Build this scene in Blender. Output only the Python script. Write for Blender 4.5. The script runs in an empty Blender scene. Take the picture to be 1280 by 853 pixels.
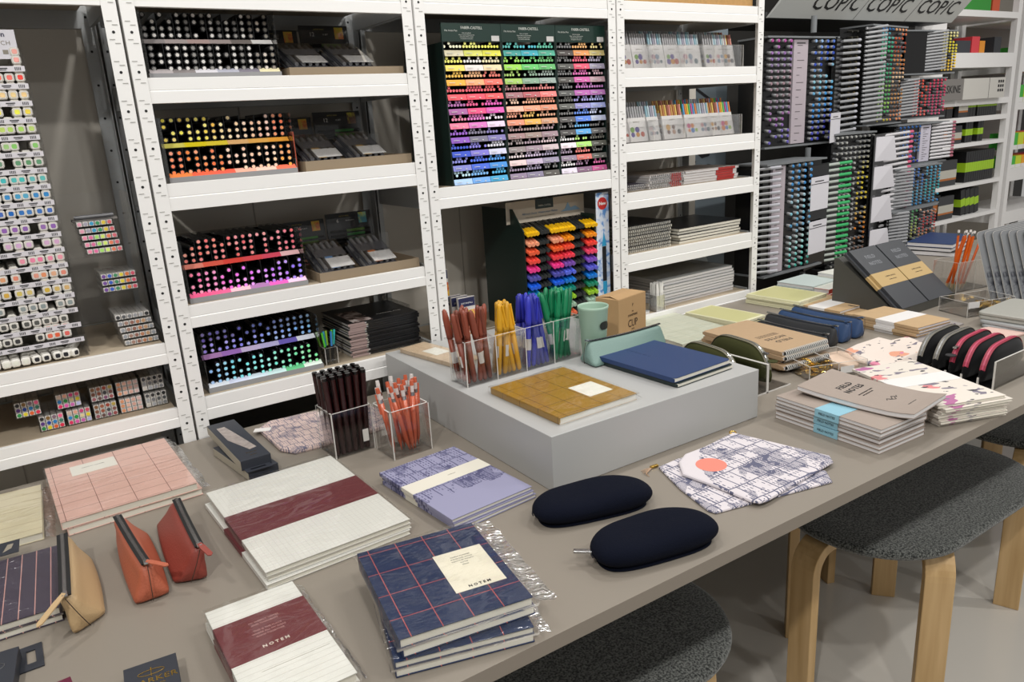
import bpy, math, random
from mathutils import Vector, Matrix
random.seed(7)
PI = math.pi
SC = bpy.context.scene
COL = SC.collection

# ------------------------------------------------------------------ camera
CAM = Vector((-0.0587, -1.6239, 1.3507)); FPX = 956.66  # pose fitted to image pixels; camera and fitted lengths then scaled by one factor
CR = Vector((0.82632319, -0.5601839, -0.058172)); CU = Vector((0.20052058, 0.19611024, 0.95986055)); CF = Vector((0.5262903, 0.80481971, -0.27437884))
cd = bpy.data.cameras.new('camera'); cam = bpy.data.objects.new('camera', cd); COL.objects.link(cam)
cd.sensor_width = 36; cd.lens = 36 * FPX / 1280; cd.clip_start = 0.02; cd.clip_end = 60
cam.matrix_world = Matrix(((CR.x, CU.x, -CF.x, CAM.x), (CR.y, CU.y, -CF.y, CAM.y), (CR.z, CU.z, -CF.z, CAM.z), (0, 0, 0, 1)))
SC.camera = cam
# ------------------------------------------------------------------ world, lights, exposure
W = bpy.data.worlds.new('world'); SC.world = W; W.use_nodes = True
W.node_tree.nodes['Background'].inputs[0].default_value = (1.0, 0.985, 0.96, 1); W.node_tree.nodes['Background'].inputs[1].default_value = 0.33
def ceiling_or_fill_spot(x, y, e, z=2.75, r=.045, tx=0, ty=0, ang=125, c=(1, .98, .955)):
    l = bpy.data.lights.new('ceiling_or_fill_spot', 'SPOT'); l.energy = e; l.shadow_soft_size = r; l.spot_size = math.radians(ang); l.spot_blend = .6; l.color = c
    o = bpy.data.objects.new('ceiling_or_fill_spot', l); COL.objects.link(o); o.location = (x, y, z)
    o.rotation_euler = (Vector((tx, ty, -1))).to_track_quat('-Z', 'Y').to_euler()
SPOTS = [(-1.0, -2.05, 100, .15, .55), (.35, -2.1, 42, .1, .5), (1.7, -2.1, 44, .1, .5), (3.1, -2.0, 60, 0, .5),
         (-.75, -.42, 31, .2, -.1), (.55, -.35, 33, .1, -.1), (1.75, -.40, 38, .1, -.1), (3.0, -.6, 38, 0, 0), (4.0, -.9, 34, .1, .3), (.7, -3.8, 26, .1, .8), (2.6, -3.8, 34, 0, .8)]  # last two, far in front, are fill added to brighten the floor under the table
for x, y, e, tx, ty in SPOTS: ceiling_or_fill_spot(x, y, e, tx=tx, ty=ty)
SC.view_settings.view_transform = 'Standard'; SC.view_settings.look = 'None'; SC.view_settings.exposure = 0.06; SC.view_settings.gamma = 1
SC.cycles.transparent_max_bounces = 24

# ------------------------------------------------------------------ helpers
def ray(px, py): return CF + CR * ((px - 640) / FPX) - CU * ((py - 426.5) / FPX)
def G(px, py, z=.749):      # pixel -> point on the horizontal plane z
    d = ray(px, py); return CAM + d * ((z - CAM.z) / d.z)
def V(px, py, y=0.):        # pixel -> point on the vertical plane y
    d = ray(px, py); return CAM + d * ((y - CAM.y) / d.y)
def D(px, py, t): return CAM + ray(px, py) * t
def lin(h):
    if not isinstance(h, str): return tuple(h) + (1,)
    v = [int(h[i:i+2], 16) / 255 for i in (0, 2, 4)]
    return tuple((c / 12.92 if c <= .04045 else ((c + .055) / 1.055) ** 2.4) for c in v) + (1,)
MATS = {}
def mat(name, col='808080', rough=.5, metal=0, bump=0,  bscale=80, var=0, vscale=6, coat=0, sheen=0):
    if name in MATS: return MATS[name]
    m = bpy.data.materials.new(name); m.use_nodes = True; n = m.node_tree.nodes; L = m.node_tree.links; b = n['Principled BSDF']
    b.inputs['Base Color'].default_value = lin(col); b.inputs['Roughness'].default_value = rough; b.inputs['Metallic'].default_value = metal
    if rough >= .85: b.inputs['Specular IOR Level'].default_value = .15
    b.inputs['Coat Weight'].default_value = coat; b.inputs['Sheen Weight'].default_value = sheen
    if bump or var: tc = n.new('ShaderNodeTexCoord')
    if bump:
        t = n.new('ShaderNodeTexNoise'); t.inputs['Scale'].default_value = bscale; t.inputs['Detail'].default_value = 4; L.new(tc.outputs['Object'], t.inputs['Vector'])
        bp = n.new('ShaderNodeBump'); bp.inputs['Strength'].default_value = bump; bp.inputs['Distance'].default_value = .002; L.new(t.outputs[0], bp.inputs['Height']); L.new(bp.outputs[0], b.inputs['Normal'])
    if var:
        t = n.new('ShaderNodeTexNoise'); t.inputs['Scale'].default_value = vscale; t.inputs['Detail'].default_value = 5; L.new(tc.outputs['Object'], t.inputs['Vector'])
        mx = n.new('ShaderNodeMix'); mx.data_type = 'RGBA'; c = lin(col); mx.inputs[6].default_value = tuple(x * (1 - var) for x in c[:3]) + (1,); mx.inputs[7].default_value = tuple(min(1, x * (1 + var)) for x in c[:3]) + (1,)
        L.new(t.outputs[0], mx.inputs[0]); L.new(mx.outputs[2], b.inputs['Base Color'])
    MATS[name] = m; return m
def nodes(m): return m.node_tree.nodes, m.node_tree.links, m.node_tree.nodes['Principled BSDF']
def math_n(n, L, op, a, b=None, clamp=False):
    q = n.new('ShaderNodeMath'); q.operation = op; q.use_clamp = clamp
    for i, v in enumerate((a, b)):
        if v is None: continue
        if isinstance(v, (int, float)): q.inputs[i].default_value = v
        else: L.new(v, q.inputs[i])
    return q.outputs[0]
def mix_n(n, L, f, a, b):
    q = n.new('ShaderNodeMix'); q.data_type = 'RGBA'
    for i, v in ((0, f), (6, a), (7, b)):
        if isinstance(v, (int, float)): q.inputs[i].default_value = v
        elif isinstance(v, tuple): q.inputs[i].default_value = v
        else: L.new(v, q.inputs[i])
    return q.outputs[2]
def lines_n(n, L, c, step, off, w):    # 1 where coordinate c is within w of a line of the given spacing
    f = math_n(n, L, 'FRACT', math_n(n, L, 'DIVIDE', math_n(n, L, 'SUBTRACT', c, off), step)); return math_n(n, L, 'LESS_THAN', f, w / step)
def grid_mat(name, base, line, sx, sy, ox=0, oy=0, w=.0012, rough=.45, only=None):   # printed grid lines on a cover
    if name in MATS: return MATS[name]
    m = mat(name, base, rough); n, L, b = nodes(m); tc = n.new('ShaderNodeTexCoord'); s = n.new('ShaderNodeSeparateXYZ'); L.new(tc.outputs['Object'], s.inputs[0])
    fs = []
    if sx: fs.append(lines_n(n, L, s.outputs[0], sx, ox, w))
    if sy: fs.append(lines_n(n, L, s.outputs[1], sy, oy, w))
    f = fs[0] if len(fs) == 1 else math_n(n, L, 'MAXIMUM', fs[0], fs[1])
    L.new(mix_n(n, L, f, lin(base), lin(line)), b.inputs['Base Color']); return m
def page_mat(name, col='e9e5d6'):
    if name in MATS: return MATS[name]
    m = mat(name, col, .8); n, L, b = nodes(m); tc = n.new('ShaderNodeTexCoord'); s = n.new('ShaderNodeSeparateXYZ'); L.new(tc.outputs['Object'], s.inputs[0])
    t = n.new('ShaderNodeTexNoise'); t.noise_dimensions = '1D'; t.inputs['Scale'].default_value = 1; L.new(math_n(n, L, 'MULTIPLY', s.outputs[2], 1500.), t.inputs['W'])
    c = lin(col); L.new(mix_n(n, L, t.outputs[0], tuple(x * .62 for x in c[:3]) + (1,), c), b.inputs['Base Color']); return m
def clear_mat(name, tint=(.93, .94, .93), refl=.06, rough=.04, bump=0, bscale=25, gcol=(1, 1, 1)):   # thin clear plastic
    if name in MATS: return MATS[name]
    m = bpy.data.materials.new(name); m.use_nodes = True; n = m.node_tree.nodes; L = m.node_tree.links; n.remove(n['Principled BSDF']); out = n['Material Output']
    tr = n.new('ShaderNodeBsdfTransparent'); tr.inputs[0].default_value = tint + (1,); g = n.new('ShaderNodeBsdfGlossy'); g.inputs['Roughness'].default_value = rough; g.inputs[0].default_value = gcol + (1,)
    fr = n.new('ShaderNodeFresnel'); fr.inputs['IOR'].default_value = 1.45; mx = n.new('ShaderNodeMixShader')
    L.new(math_n(n, L, 'ADD', math_n(n, L, 'MULTIPLY', fr.outputs[0], .5), refl, True), mx.inputs[0]); L.new(tr.outputs[0], mx.inputs[1]); L.new(g.outputs[0], mx.inputs[2]); L.new(mx.outputs[0], out.inputs[0])
    if bump:
        tc = n.new('ShaderNodeTexCoord'); mp = n.new('ShaderNodeMapping'); mp.inputs['Scale'].default_value = (1, 3.2, 1); mp.inputs['Rotation'].default_value = (0, 0, .6); L.new(tc.outputs['Object'], mp.inputs[0])
        t = n.new('ShaderNodeTexNoise'); t.inputs['Scale'].default_value = bscale; t.inputs['Detail'].default_value = 2; t.inputs['Distortion'].default_value = 1.2; L.new(mp.outputs[0], t.inputs['Vector'])
        bp = n.new('ShaderNodeBump'); bp.inputs['Strength'].default_value = bump; bp.inputs['Distance'].default_value = .006; L.new(t.outputs[0], bp.inputs['Height']); L.new(bp.outputs[0], g.inputs['Normal'])
    MATS[name] = m; return m
def objcol_mat(name, rough=.4, attr=None):      # colour carried by each object (obj.color) or by a colour attribute
    if name in MATS: return MATS[name]
    m = mat(name, 'ffffff', rough); n, L, b = nodes(m)
    if attr: a = n.new('ShaderNodeVertexColor'); a.layer_name = attr; L.new(a.outputs[0], b.inputs['Base Color'])
    else: a = n.new('ShaderNodeObjectInfo'); L.new(a.outputs['Color'], b.inputs['Base Color'])
    return m

class MB:
    def __init__(s): s.v = []; s.f = []; s.m = []; s.c = []; s.col = (1, 1, 1, 1)
    def add(s, vs, fs, m=0, M=None):
        o = len(s.v); s.v += [tuple(M @ Vector(p)) if M else tuple(p) for p in vs]
        for f in fs: s.f.append(tuple(i + o for i in f)); s.m.append(m); s.c.append(s.col)
        return s
    def box(s, x0, x1, y0, y1, z0, z1, m=0, M=None):
        return s.add([(x0, y0, z0), (x1, y0, z0), (x1, y1, z0), (x0, y1, z0), (x0, y0, z1), (x1, y0, z1), (x1, y1, z1), (x0, y1, z1)],
                     [(3, 2, 1, 0), (4, 5, 6, 7), (0, 1, 5, 4), (1, 2, 6, 5), (2, 3, 7, 6), (3, 0, 4, 7)], m, M)
    def prism(s, poly, z0, z1, m=0, M=None, mt=None):
        n = len(poly)
        s.add([(x, y, z0) for x, y in poly] + [(x, y, z1) for x, y in poly], [tuple(range(n - 1, -1, -1))] + [(i, (i + 1) % n, n + (i + 1) % n, n + i) for i in range(n)], m, M)
        return s.add([(x, y, z1) for x, y in poly], [tuple(range(n))], m if mt is None else mt, M)
    def cyl(s, p, q, r0, r1=None, n=12, m=0, mc=None, caps=True, M=None):
        p = Vector(p); q = Vector(q); r1 = r0 if r1 is None else r1; ax = (q - p).normalized(); u = ax.orthogonal().normalized(); w = ax.cross(u)
        vs = [p + (u * math.cos(2*PI*i/n) + w * math.sin(2*PI*i/n)) * r0 for i in range(n)] + [q + (u * math.cos(2*PI*i/n) + w * math.sin(2*PI*i/n)) * r1 for i in range(n)]
        s.add(vs, [(i, (i+1) % n, n + (i+1) % n, n + i) for i in range(n)], m, M)
        if caps: s.add(vs[:n], [tuple(range(n-1, -1, -1))], m, M); s.add(vs[n:], [tuple(range(n))], m if mc is None else mc, M)
        return s
    def tube(s, pts, r, n=8, m=0, closed=False):
        pts = [Vector(p) for p in pts]; k = len(pts); rings = []; u = None
        for i, p in enumerate(pts):
            t = ((pts[(i+1) % k] if closed or i < k-1 else p) - (pts[i-1] if closed or i > 0 else p)).normalized()
            u = t.orthogonal().normalized() if u is None else (u - t * u.dot(t)).normalized(); w = t.cross(u); rr = r[i] if isinstance(r, (list, tuple)) else r
            rings.append([p + (u * math.cos(2*PI*j/n) + w * math.sin(2*PI*j/n)) * rr for j in range(n)])
        return s.loft(rings, m, wrap=closed)
    def loft(s, rings, m=0, wrap=False, caps=True, M=None):
        n = len(rings[0]); k = len(rings); vs = [p for r in rings for p in r]; fs = []
        for i in range(k if wrap else k-1):
            for j in range(n): a = i*n; b = ((i+1) % k)*n; fs.append((a+j, a+(j+1) % n, b+(j+1) % n, b+j))
        if caps and not wrap: fs += [tuple(range(n-1, -1, -1)), tuple(range((k-1)*n, k*n))]
        return s.add(vs, fs, m, M)
    def build(s, name, mats, parent=None, smooth=False, bevel=0, loc=(0, 0, 0), rz=0, seg=2, subsurf=0):
        me = bpy.data.meshes.new(name); me.from_pydata(s.v, [], s.f); mats = mats if isinstance(mats, (list, tuple)) else [mats]
        for m in mats: me.materials.append(m)
        me.polygons.foreach_set('material_index', s.m)
        if smooth: me.polygons.foreach_set('use_smooth', [True] * len(s.f))
        if any(c != (1, 1, 1, 1) for c in s.c):
            a = me.color_attributes.new('Col', 'FLOAT_COLOR', 'CORNER'); d = []
            for p in me.polygons: d += list(s.c[p.index]) * p.loop_total
            a.data.foreach_set('color', d)
        me.update(); o = bpy.data.objects.new(name, me); COL.objects.link(o); o.parent = parent; o.location = loc; o.rotation_euler = (0, 0, rz)
        if bevel:
            b = o.modifiers.new('bevel', 'BEVEL'); b.width = bevel; b.segments = seg; b.limit_method = 'ANGLE'; b.angle_limit = .6
        if subsurf:
            b = o.modifiers.new('sub', 'SUBSURF'); b.levels = b.render_levels = subsurf
        return o
def tag(o, label=None, cat=None, group=None, kind=None):
    for k, v in (('label', label), ('category', cat), ('group', group), ('kind', kind)):
        if v: o[k] = v
    return o
def thing(name, label, cat, loc=(0, 0, 0), rz=0, group=None, rot=None):
    o = bpy.data.objects.new(name, None); o.empty_display_size = .02; COL.objects.link(o); o.location = loc; o.rotation_euler = rot or (0, 0, rz)
    return tag(o, label, cat, group)
def dup(o, parent=None, **kw):
    c = o.copy(); COL.objects.link(c)
    if parent: c.parent = parent
    for ch in o.children: dup(ch, c)
    return c
FONTS = {}
def txt(s, size, m, parent=None, loc=(0, 0, 0), rot=(0, 0, 0), shear=0, sx=1, ext=.00015, bold=0, name='lettering', spacing=1):
    key = (s, size, shear, ext, bold, spacing, sx)
    if key not in FONTS:
        c = bpy.data.curves.new('t', 'FONT'); c.body = s; c.size = size; c.align_x = 'CENTER'; c.align_y = 'CENTER'; c.extrude = ext; c.shear = shear; c.offset = bold; c.space_character = spacing; c.resolution_u = 2
        o = bpy.data.objects.new('t', c); COL.objects.link(o); dg = bpy.context.evaluated_depsgraph_get(); me = bpy.data.meshes.new_from_object(o.evaluated_get(dg)); bpy.data.objects.remove(o)
        for v in me.vertices: v.co.x *= sx
        FONTS[key] = me
    me = FONTS[key].copy(); me.materials.clear(); me.materials.append(m)
    o = bpy.data.objects.new(name, me); COL.objects.link(o); o.parent = parent; o.location = loc; o.rotation_euler = rot; return o
def fit(pts, z):     # rigid rectangle through pixel corners (back-left, back-right, front-right[, front-left]) on plane z
    P = [G(*p, z) for p in pts]
    if len(P) == 3: P.append(P[0] + P[2] - P[1])
    c = sum(P, Vector()) / 4; ex = ((P[1] - P[0]) + (P[2] - P[3])) / 2; ey = ((P[0] - P[3]) + (P[1] - P[2])) / 2
    a = (math.atan2(ex.y, ex.x) + math.atan2(-ey.x, ey.y)) / 2
    return c, ex.length, ey.length, a
def hsv(h, s, v):
    import colorsys; return colorsys.hsv_to_rgb(h % 1, s, v)
def srgb(c): return tuple((x / 12.92 if x <= .04045 else ((x + .055) / 1.055) ** 2.4) for x in c) + (1,)
def nth(i, n=0):
    w = ['first', 'second', 'third', 'fourth', 'fifth', 'sixth', 'seventh', 'eighth', 'ninth', 'tenth', 'eleventh', 'twelfth', 'thirteenth', 'fourteenth', 'fifteenth', 'sixteenth', 'seventeenth', 'eighteenth', 'nineteenth', 'twentieth', 'twenty-first', 'twenty-second', 'twenty-third', 'twenty-fourth', 'twenty-fifth', 'twenty-sixth']
    return w[i] if i < len(w) else 'far'
def cname(h, s, v):
    if v < .25: return 'black'
    if s < .18: return 'white' if v > .85 else 'grey'
    for a, nme in ((.03, 'red'), (.1, 'orange'), (.18, 'yellow'), (.28, 'lime'), (.42, 'green'), (.52, 'turquoise'), (.68, 'blue'), (.8, 'violet'), (.95, 'pink'), (1.01, 'red')):
        if h % 1 < a: return nme

WHITE = mat('white_powder_coat', 'e4e3e0', .38, bump=.05, bscale=60)
GREYM = mat('grey_steel', 'a3a5a5', .4, metal=.3)
HOLE = mat('dark_hole', '181818', .8)
TICK = mat('stamped_slot', 'a09f9a', .5)
BLACK = mat('black_plastic', '0d0d0e', .35)
SMOKE = mat('black_rack', '111112', .25)
PAPER = mat('paper_white', 'ebe8dd', .7)
INK = mat('black_ink', '16161a', .7)
ACR = clear_mat('clear_acrylic', (.985, .985, .985), .0)
ACRG = clear_mat('smoky_acrylic', (.90, .90, .89), .03)
EDGE = mat('acrylic_edge', 'c9c6c0', .2)
FILM = clear_mat('cellophane_film', (.985, .985, .98), .03, .08, bump=.55, bscale=8)
FILM2 = clear_mat('crinkled_cellophane', (.97, .97, .965), .03, .16, bump=.7, bscale=30)
KRAFT = mat('kraft_card', 'b39772', .8, var=.06, vscale=60)
PAGES = page_mat('page_edges')
PAGEW = page_mat('page_edges_white', 'e4e1e0')
OC = objcol_mat('cap_colour'); AC = objcol_mat('printed_colours', .6, 'Col')
STEEL = mat('zip_steel', 'b8b8b8', .25, metal=1)
GOLD = mat('brass', 'd9b25c', .25, metal=1)

# ------------------------------------------------------------------ room shell
def structure(o): return tag(o, kind='structure')
fl = mat('floor_resin', 'c4bfb6', .16, bump=.08, bscale=3, var=.05, vscale=3)
structure(MB().box(-3.5, 7, -4.5, 3, -.05, 0).build('floor', fl))
bw = mat('taupe_laminate', 'c2bcb1', .32)
structure(MB().box(-3.5, 2.06, .345, .40, 0, 2.9).build('wall_back', bw))
structure(MB().box(2.06, 7, 1.35, 1.4, 0, 2.9).build('wall_rear', mat('dark_wall', '34322f', .7)))
structure(MB().box(2.03, 2.06, .401, 1.35, 0, 2.9).build('wall_return', mat('dark_wall', '34322f', .7)))
pm = mat('panel_joint', 'a39c91', .6)
for i, x in enumerate((-.12, .48, 1.07, 1.68)):
    structure(MB().box(x, x + .003, .3435, .345, .1, 2.85).build('trim_%d' % (i + 1), pm))

# ------------------------------------------------------------------ shelving units
PITCH = .5943; X2 = .2036; BW = .589; UW = .025; SD = .30
wood = mat('mdf_board', 'b3a48e', .6, var=.12, vscale=25)
def upright(x, y, parent, front, m, mir):
    b = MB(); h = 1.72
    if front: b.box(x, x + UW, y, y + .0015, 0, h); b.box(*((x, x + .0015) if mir else (x + UW - .0015, x + UW)), y + .0015, y + .03, 0, h)
    else: b.box(x, x + UW, y - .0015, y, 0, h); b.box(*((x, x + .0015) if mir else (x + UW - .0015, x + UW)), y - .03, y - .0015, 0, h)
    o = b.build('upright', m, parent)
    s = MB(); yy = y if front else y - .0015; cx = x + UW / 2; z = .1
    while z < 1.7:
        s.cyl((cx, yy + .0004, z), (cx, yy - .0004, z), .0027, n=8, m=0)
        for dz, dx in ((.019, -.004), (.0125, .004), (-.0125, -.004), (-.019, .004)): s.box(cx + dx - .0045, cx + dx + .0045, yy - .0006, yy, z + dz - .0007, z + dz + .0007, 1)
        z += .0345 * 2
    q = s.build('slot_pattern', [HOLE, TICK], o); q['kind'] = 'stuff'
def beam(x0, x1, y, z0, z1, parent, m, back=False):
    zm = z0 + (z1 - z0) * .5; b = MB(); s = -1 if back else 1
    ys = [(z0, .0), (zm - .0012, .0), (zm, .0022), (zm + .0012, .0012), (z1, .0012)]
    poly = [(y + s * d, z) for z, d in ys] + [(y + s * .012, z1), (y + s * .012, z0)]
    M = Matrix(((0, 0, 1, 0), (1, 0, 0, 0), (0, 1, 0, 0), (0, 0, 0, 1)))
    b.prism(poly, x0, x1, 0, M)
    if s < 0: b.f = [tuple(reversed(f)) for f in b.f]
    return b.build('shelf_beam', m, parent, bevel=.0006)
BEAMS = {1: [(1.641, 1.5935), (.965, .9225), (.826, .785), (.56, .515), (.2, .155)],
         2: [(1.641, 1.5935), (1.470, 1.4237), (1.2748, 1.2225), (1.0313, .9854), (.8342, .785), (.62, .575), (.2, .155)],
         3: [(1.641, 1.5955), (1.2106, 1.1616), (.800, .755), (.45, .405), (.2, .155)],
         4: [(1.641, 1.595), (1.4719, 1.4242), (1.275, 1.2268), (1.1406, 1.0938), (.9639, .9161), (.774, .729), (.45, .405), (.2, .155)]}
TOP = {k: [a - .0015 for a, b in v] for k, v in BEAMS.items()}
UL = {1: 'white metal shelving unit at the far left holding the white twin-tip markers', 2: 'white metal shelving unit with the tiered racks of black pens',
      3: 'white metal shelving unit holding the dark green pen display', 4: 'narrow-looking white metal shelving unit beside the marker spinners'}
for k in (1, 2, 3, 4):
    x0 = X2 + (k - 2) * PITCH; x1 = x0 + BW; t = thing('shelving_unit', UL[k], 'shelf', (0, 0, 0), group=None); 
    for x, mir in ((x0, True), (x1 - UW, False)): upright(x, 0, t, True, WHITE, mir); upright(x, SD + .03, t, False, GREYM, mir)
    for (zt, zb) in BEAMS[k]:
        beam(x0 + UW, x1 - UW, .0016, zb, zt, t, WHITE); beam(x0 + UW, x1 - UW, SD + .028, zb, zt, t, GREYM, True)
        MB().box(x0 + .004, x0 + .012, .032, SD - .002, zb, zt).build('side_beam', GREYM, t); MB().box(x1 - .012, x1 - .004, .032, SD - .002, zb, zt).build('side_beam', GREYM, t)
        MB().box(x0 + .027, x1 - .027, .014, SD + .014, zt - .012, zt - .0015).build('shelf_board', wood, t)
MB().box(X2+2*PITCH+.03, X2 + 2 * PITCH + BW - .03, .02, .30, 1.6415, 1.72).build('chipboard_box', mat('chipboard', 'a8824f', .8, var=.25, vscale=120)); tag(bpy.data.objects['chipboard_box'], 'pale brown chipboard box lying on top of the right shelving unit', 'box')
def bayx(k): return X2 + (k - 2) * PITCH

# ------------------------------------------------------------------ worktop table
TZ = .749
t = thing('display_table', 'long grey laminate table covered with notebooks and pouches', 'table', (0, 0, 0))
lam = mat('table_laminate', '837b70', .48, bump=.03, bscale=200, var=.025, vscale=9)
lamE = mat('table_edge', '7c7368', .55)
MB().prism([(-2.2, -.941), (3.5, -1.0157), (3.5, -.003), (-2.2, -.003)], .7275, TZ, 1, None, 0).build('table_top', [lam, lamE], t, bevel=.0008)
for x in (-1.9, 3.2):
    for y in (-.86, -.1): MB().box(x - .03, x + .03, y - .03, y + .03, 0, .7275).build('leg', mat('table_leg', '4c4945', .5), t)
t = thing('stool_bench', 'dark grey felt-topped bench seat with bent birch legs, the larger one in view', 'stool')
# ------------------------------------------------------------------ stools
felt = mat('grey_felt', '3a3c3b', .95, bump=.6, bscale=300, sheen=.3)
n_, L_, b_ = nodes(felt); tc_ = n_.new('ShaderNodeTexCoord'); nz_ = n_.new('ShaderNodeTexNoise'); nz_.inputs['Scale'].default_value = 260; nz_.inputs['Detail'].default_value = 3; L_.new(tc_.outputs['Object'], nz_.inputs['Vector'])
cr_ = n_.new('ShaderNodeValToRGB'); cr_.color_ramp.elements[0].position = .38; cr_.color_ramp.elements[0].color = lin('1e201f'); cr_.color_ramp.elements[1].position = .64; cr_.color_ramp.elements[1].color = lin('6c6e6a'); L_.new(nz_.outputs[0], cr_.inputs[0]); L_.new(cr_.outputs[0], b_.inputs['Base Color'])
birch = mat('birch_plywood', 'b38f5a', .45, var=.1, vscale=30)
n_, L_, b_ = nodes(birch); tc_ = n_.new('ShaderNodeTexCoord'); mp_ = n_.new('ShaderNodeMapping'); mp_.inputs['Scale'].default_value = (60, 60, 4); L_.new(tc_.outputs['Object'], mp_.inputs[0]); nz_ = n_.new('ShaderNodeTexNoise'); nz_.inputs['Scale'].default_value = 1; L_.new(mp_.outputs[0], nz_.inputs[0]); L_.new(mix_n(n_, L_, nz_.outputs[0], lin('a58350'), lin('d3b384')), b_.inputs['Base Color'])
birchE = mat('birch_edge', 'a07c48', .5)
def rrect(w, d, r, n=8):
    P = []
    for cx, cy, a in ((w/2-r, d/2-r, 0), (-w/2+r, d/2-r, PI/2), (-w/2+r, -d/2+r, PI), (w/2-r, -d/2+r, 1.5*PI)):
        P += [(cx + r*math.cos(a + PI/2*i/n), cy + r*math.sin(a + PI/2*i/n)) for i in range(n + 1)]
    return P
def stool(t, cx, cy, w, d, legs, rz=0, rad=.19, h=.45):
    t.location = (cx, cy, 0); t.rotation_euler = (0, 0, rz); P = rrect(w, d, rad, 12); M = MB(); th = .022
    R = []
    for k, z in ((.93, h-th), (.985, h-th+.003), (1, h-th*.5), (.99, h-.004), (.95, h), (.6, h+.001)):
        off = (1-k) * .2; R.append([(x * (1 - off*2/w), y * (1 - off*2/d), z) for x, y in P])
    M.loft(R).build('seat', felt, t, smooth=True)
    for (x, y) in legs:        # leg foot in world coordinates, taken from image pixels where visible, bent inwards under the seat
        p = Vector((x - cx, y - cy)); p.rotate(Matrix.Rotation(-rz, 2)); a = math.atan2(-p.y, -p.x)
        # direction towards the seat axis, flattened for long seats
        b = MB(); pts = []; tk = .024; wd = .03
        path = [(0, 0), (0, h - th - .075)] + [(.055 - .055*math.cos(PI/2*i/8), h - th - .075 + .062*math.sin(PI/2*i/8)) for i in range(1, 9)] + [(.15, h - th - .013)]
        rings = []
        for i, (u, z) in enumerate(path):
            q0 = path[max(0, i-1)]; q1 = path[min(len(path)-1, i+1)]; tx, tz = q1[0]-q0[0], q1[1]-q0[1]; l = math.hypot(tx, tz); nx, nz = tz/l, -tx/l
            nx, nz = nx * tk/2, nz * tk/2
            rings.append([(u+nx, -wd, z+nz), (u+nx, wd, z+nz), (u-nx, wd, z-nz), (u-nx, -wd, z-nz)])
        Mx = Matrix.Translation((p.x, p.y, 0)) @ Matrix.Rotation(a, 4, 'Z')
        b.loft(rings, 0, M=Mx).build('leg', birch, t, bevel=.002)
stool(t, 1.64, -.745, .70, .395, [(1.275, -.72), (1.46, -.915), (1.475, -.545), (1.815, -.602)], rad=.19)
t2 = thing('stool_bench', 'dark grey felt seat tucked under the front edge of the table at bottom centre', 'stool', group=None)
stool(t2, .60, -.69, .70, .40, [(.30, -.80), (.86, -.80), (.3, -.55), (.86, -.55)], rad=.19)
t3 = thing('stool_bench', 'shadowed grey felt seat under the table at the right edge, behind the larger seat', 'stool', group=None)
stool(t3, 2.40, -.70, .66, .40, [(2.02, -.835), (1.76, -.455), (2.62, -.85), (2.62, -.5)], rad=.19)

# ------------------------------------------------------------------ podium
PZ = .8504; PR = -.011
pod = mat('podium_lacquer', 'a9a9a7', .38)
o = MB().box(0, .5125, 0, .655, .7495, PZ).build('display_plinth', pod, None, bevel=.001, loc=(.6245, -.6794, 0), rz=PR)
tag(o, 'large plain light grey plinth box standing on the table', 'plinth')

# ------------------------------------------------------------------ book maker
def book(name, label, cat, c, w, d, th, rz, cover, pages=None, ct=.0012, spine='l', group=None, inset=.0015, rnd=0, z=None, tiltx=0):
    t = thing(name, label, cat, (c[0], c[1], (c[2] if z is None else z)), rz, group)
    if tiltx: t.rotation_euler = (tiltx[0], tiltx[1], rz)
    i = inset; X0, X1, Y0, Y1 = -w/2 + i, w/2 - i, -d/2 + i, d/2 - i
    if spine == 'l': X0 = -w/2 + ct
    if spine == 'b': Y1 = d/2 - ct
    if spine == 'f': Y0 = -d/2 + ct
    MB().box(X0, X1, Y0, Y1, ct, th - ct).build('page_block', pages or PAGES, t)
    b = MB(); P = rrect(w, d, rnd, 4) if rnd else [(-w/2, -d/2), (w/2, -d/2), (w/2, d/2), (-w/2, d/2)]
    b.prism(P, 0, ct); b.prism(P, th - ct, th)
    if spine == 'l': b.box(-w/2, -w/2 + ct, -d/2, d/2, ct, th - ct)
    if spine == 'b': b.box(-w/2, w/2, d/2 - ct, d/2, ct, th - ct)
    if spine == 'f': b.box(-w/2, w/2, -d/2, -d/2 + ct, ct, th - ct)
    b.build('cover', cover, t, bevel=.0004); return t
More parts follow.
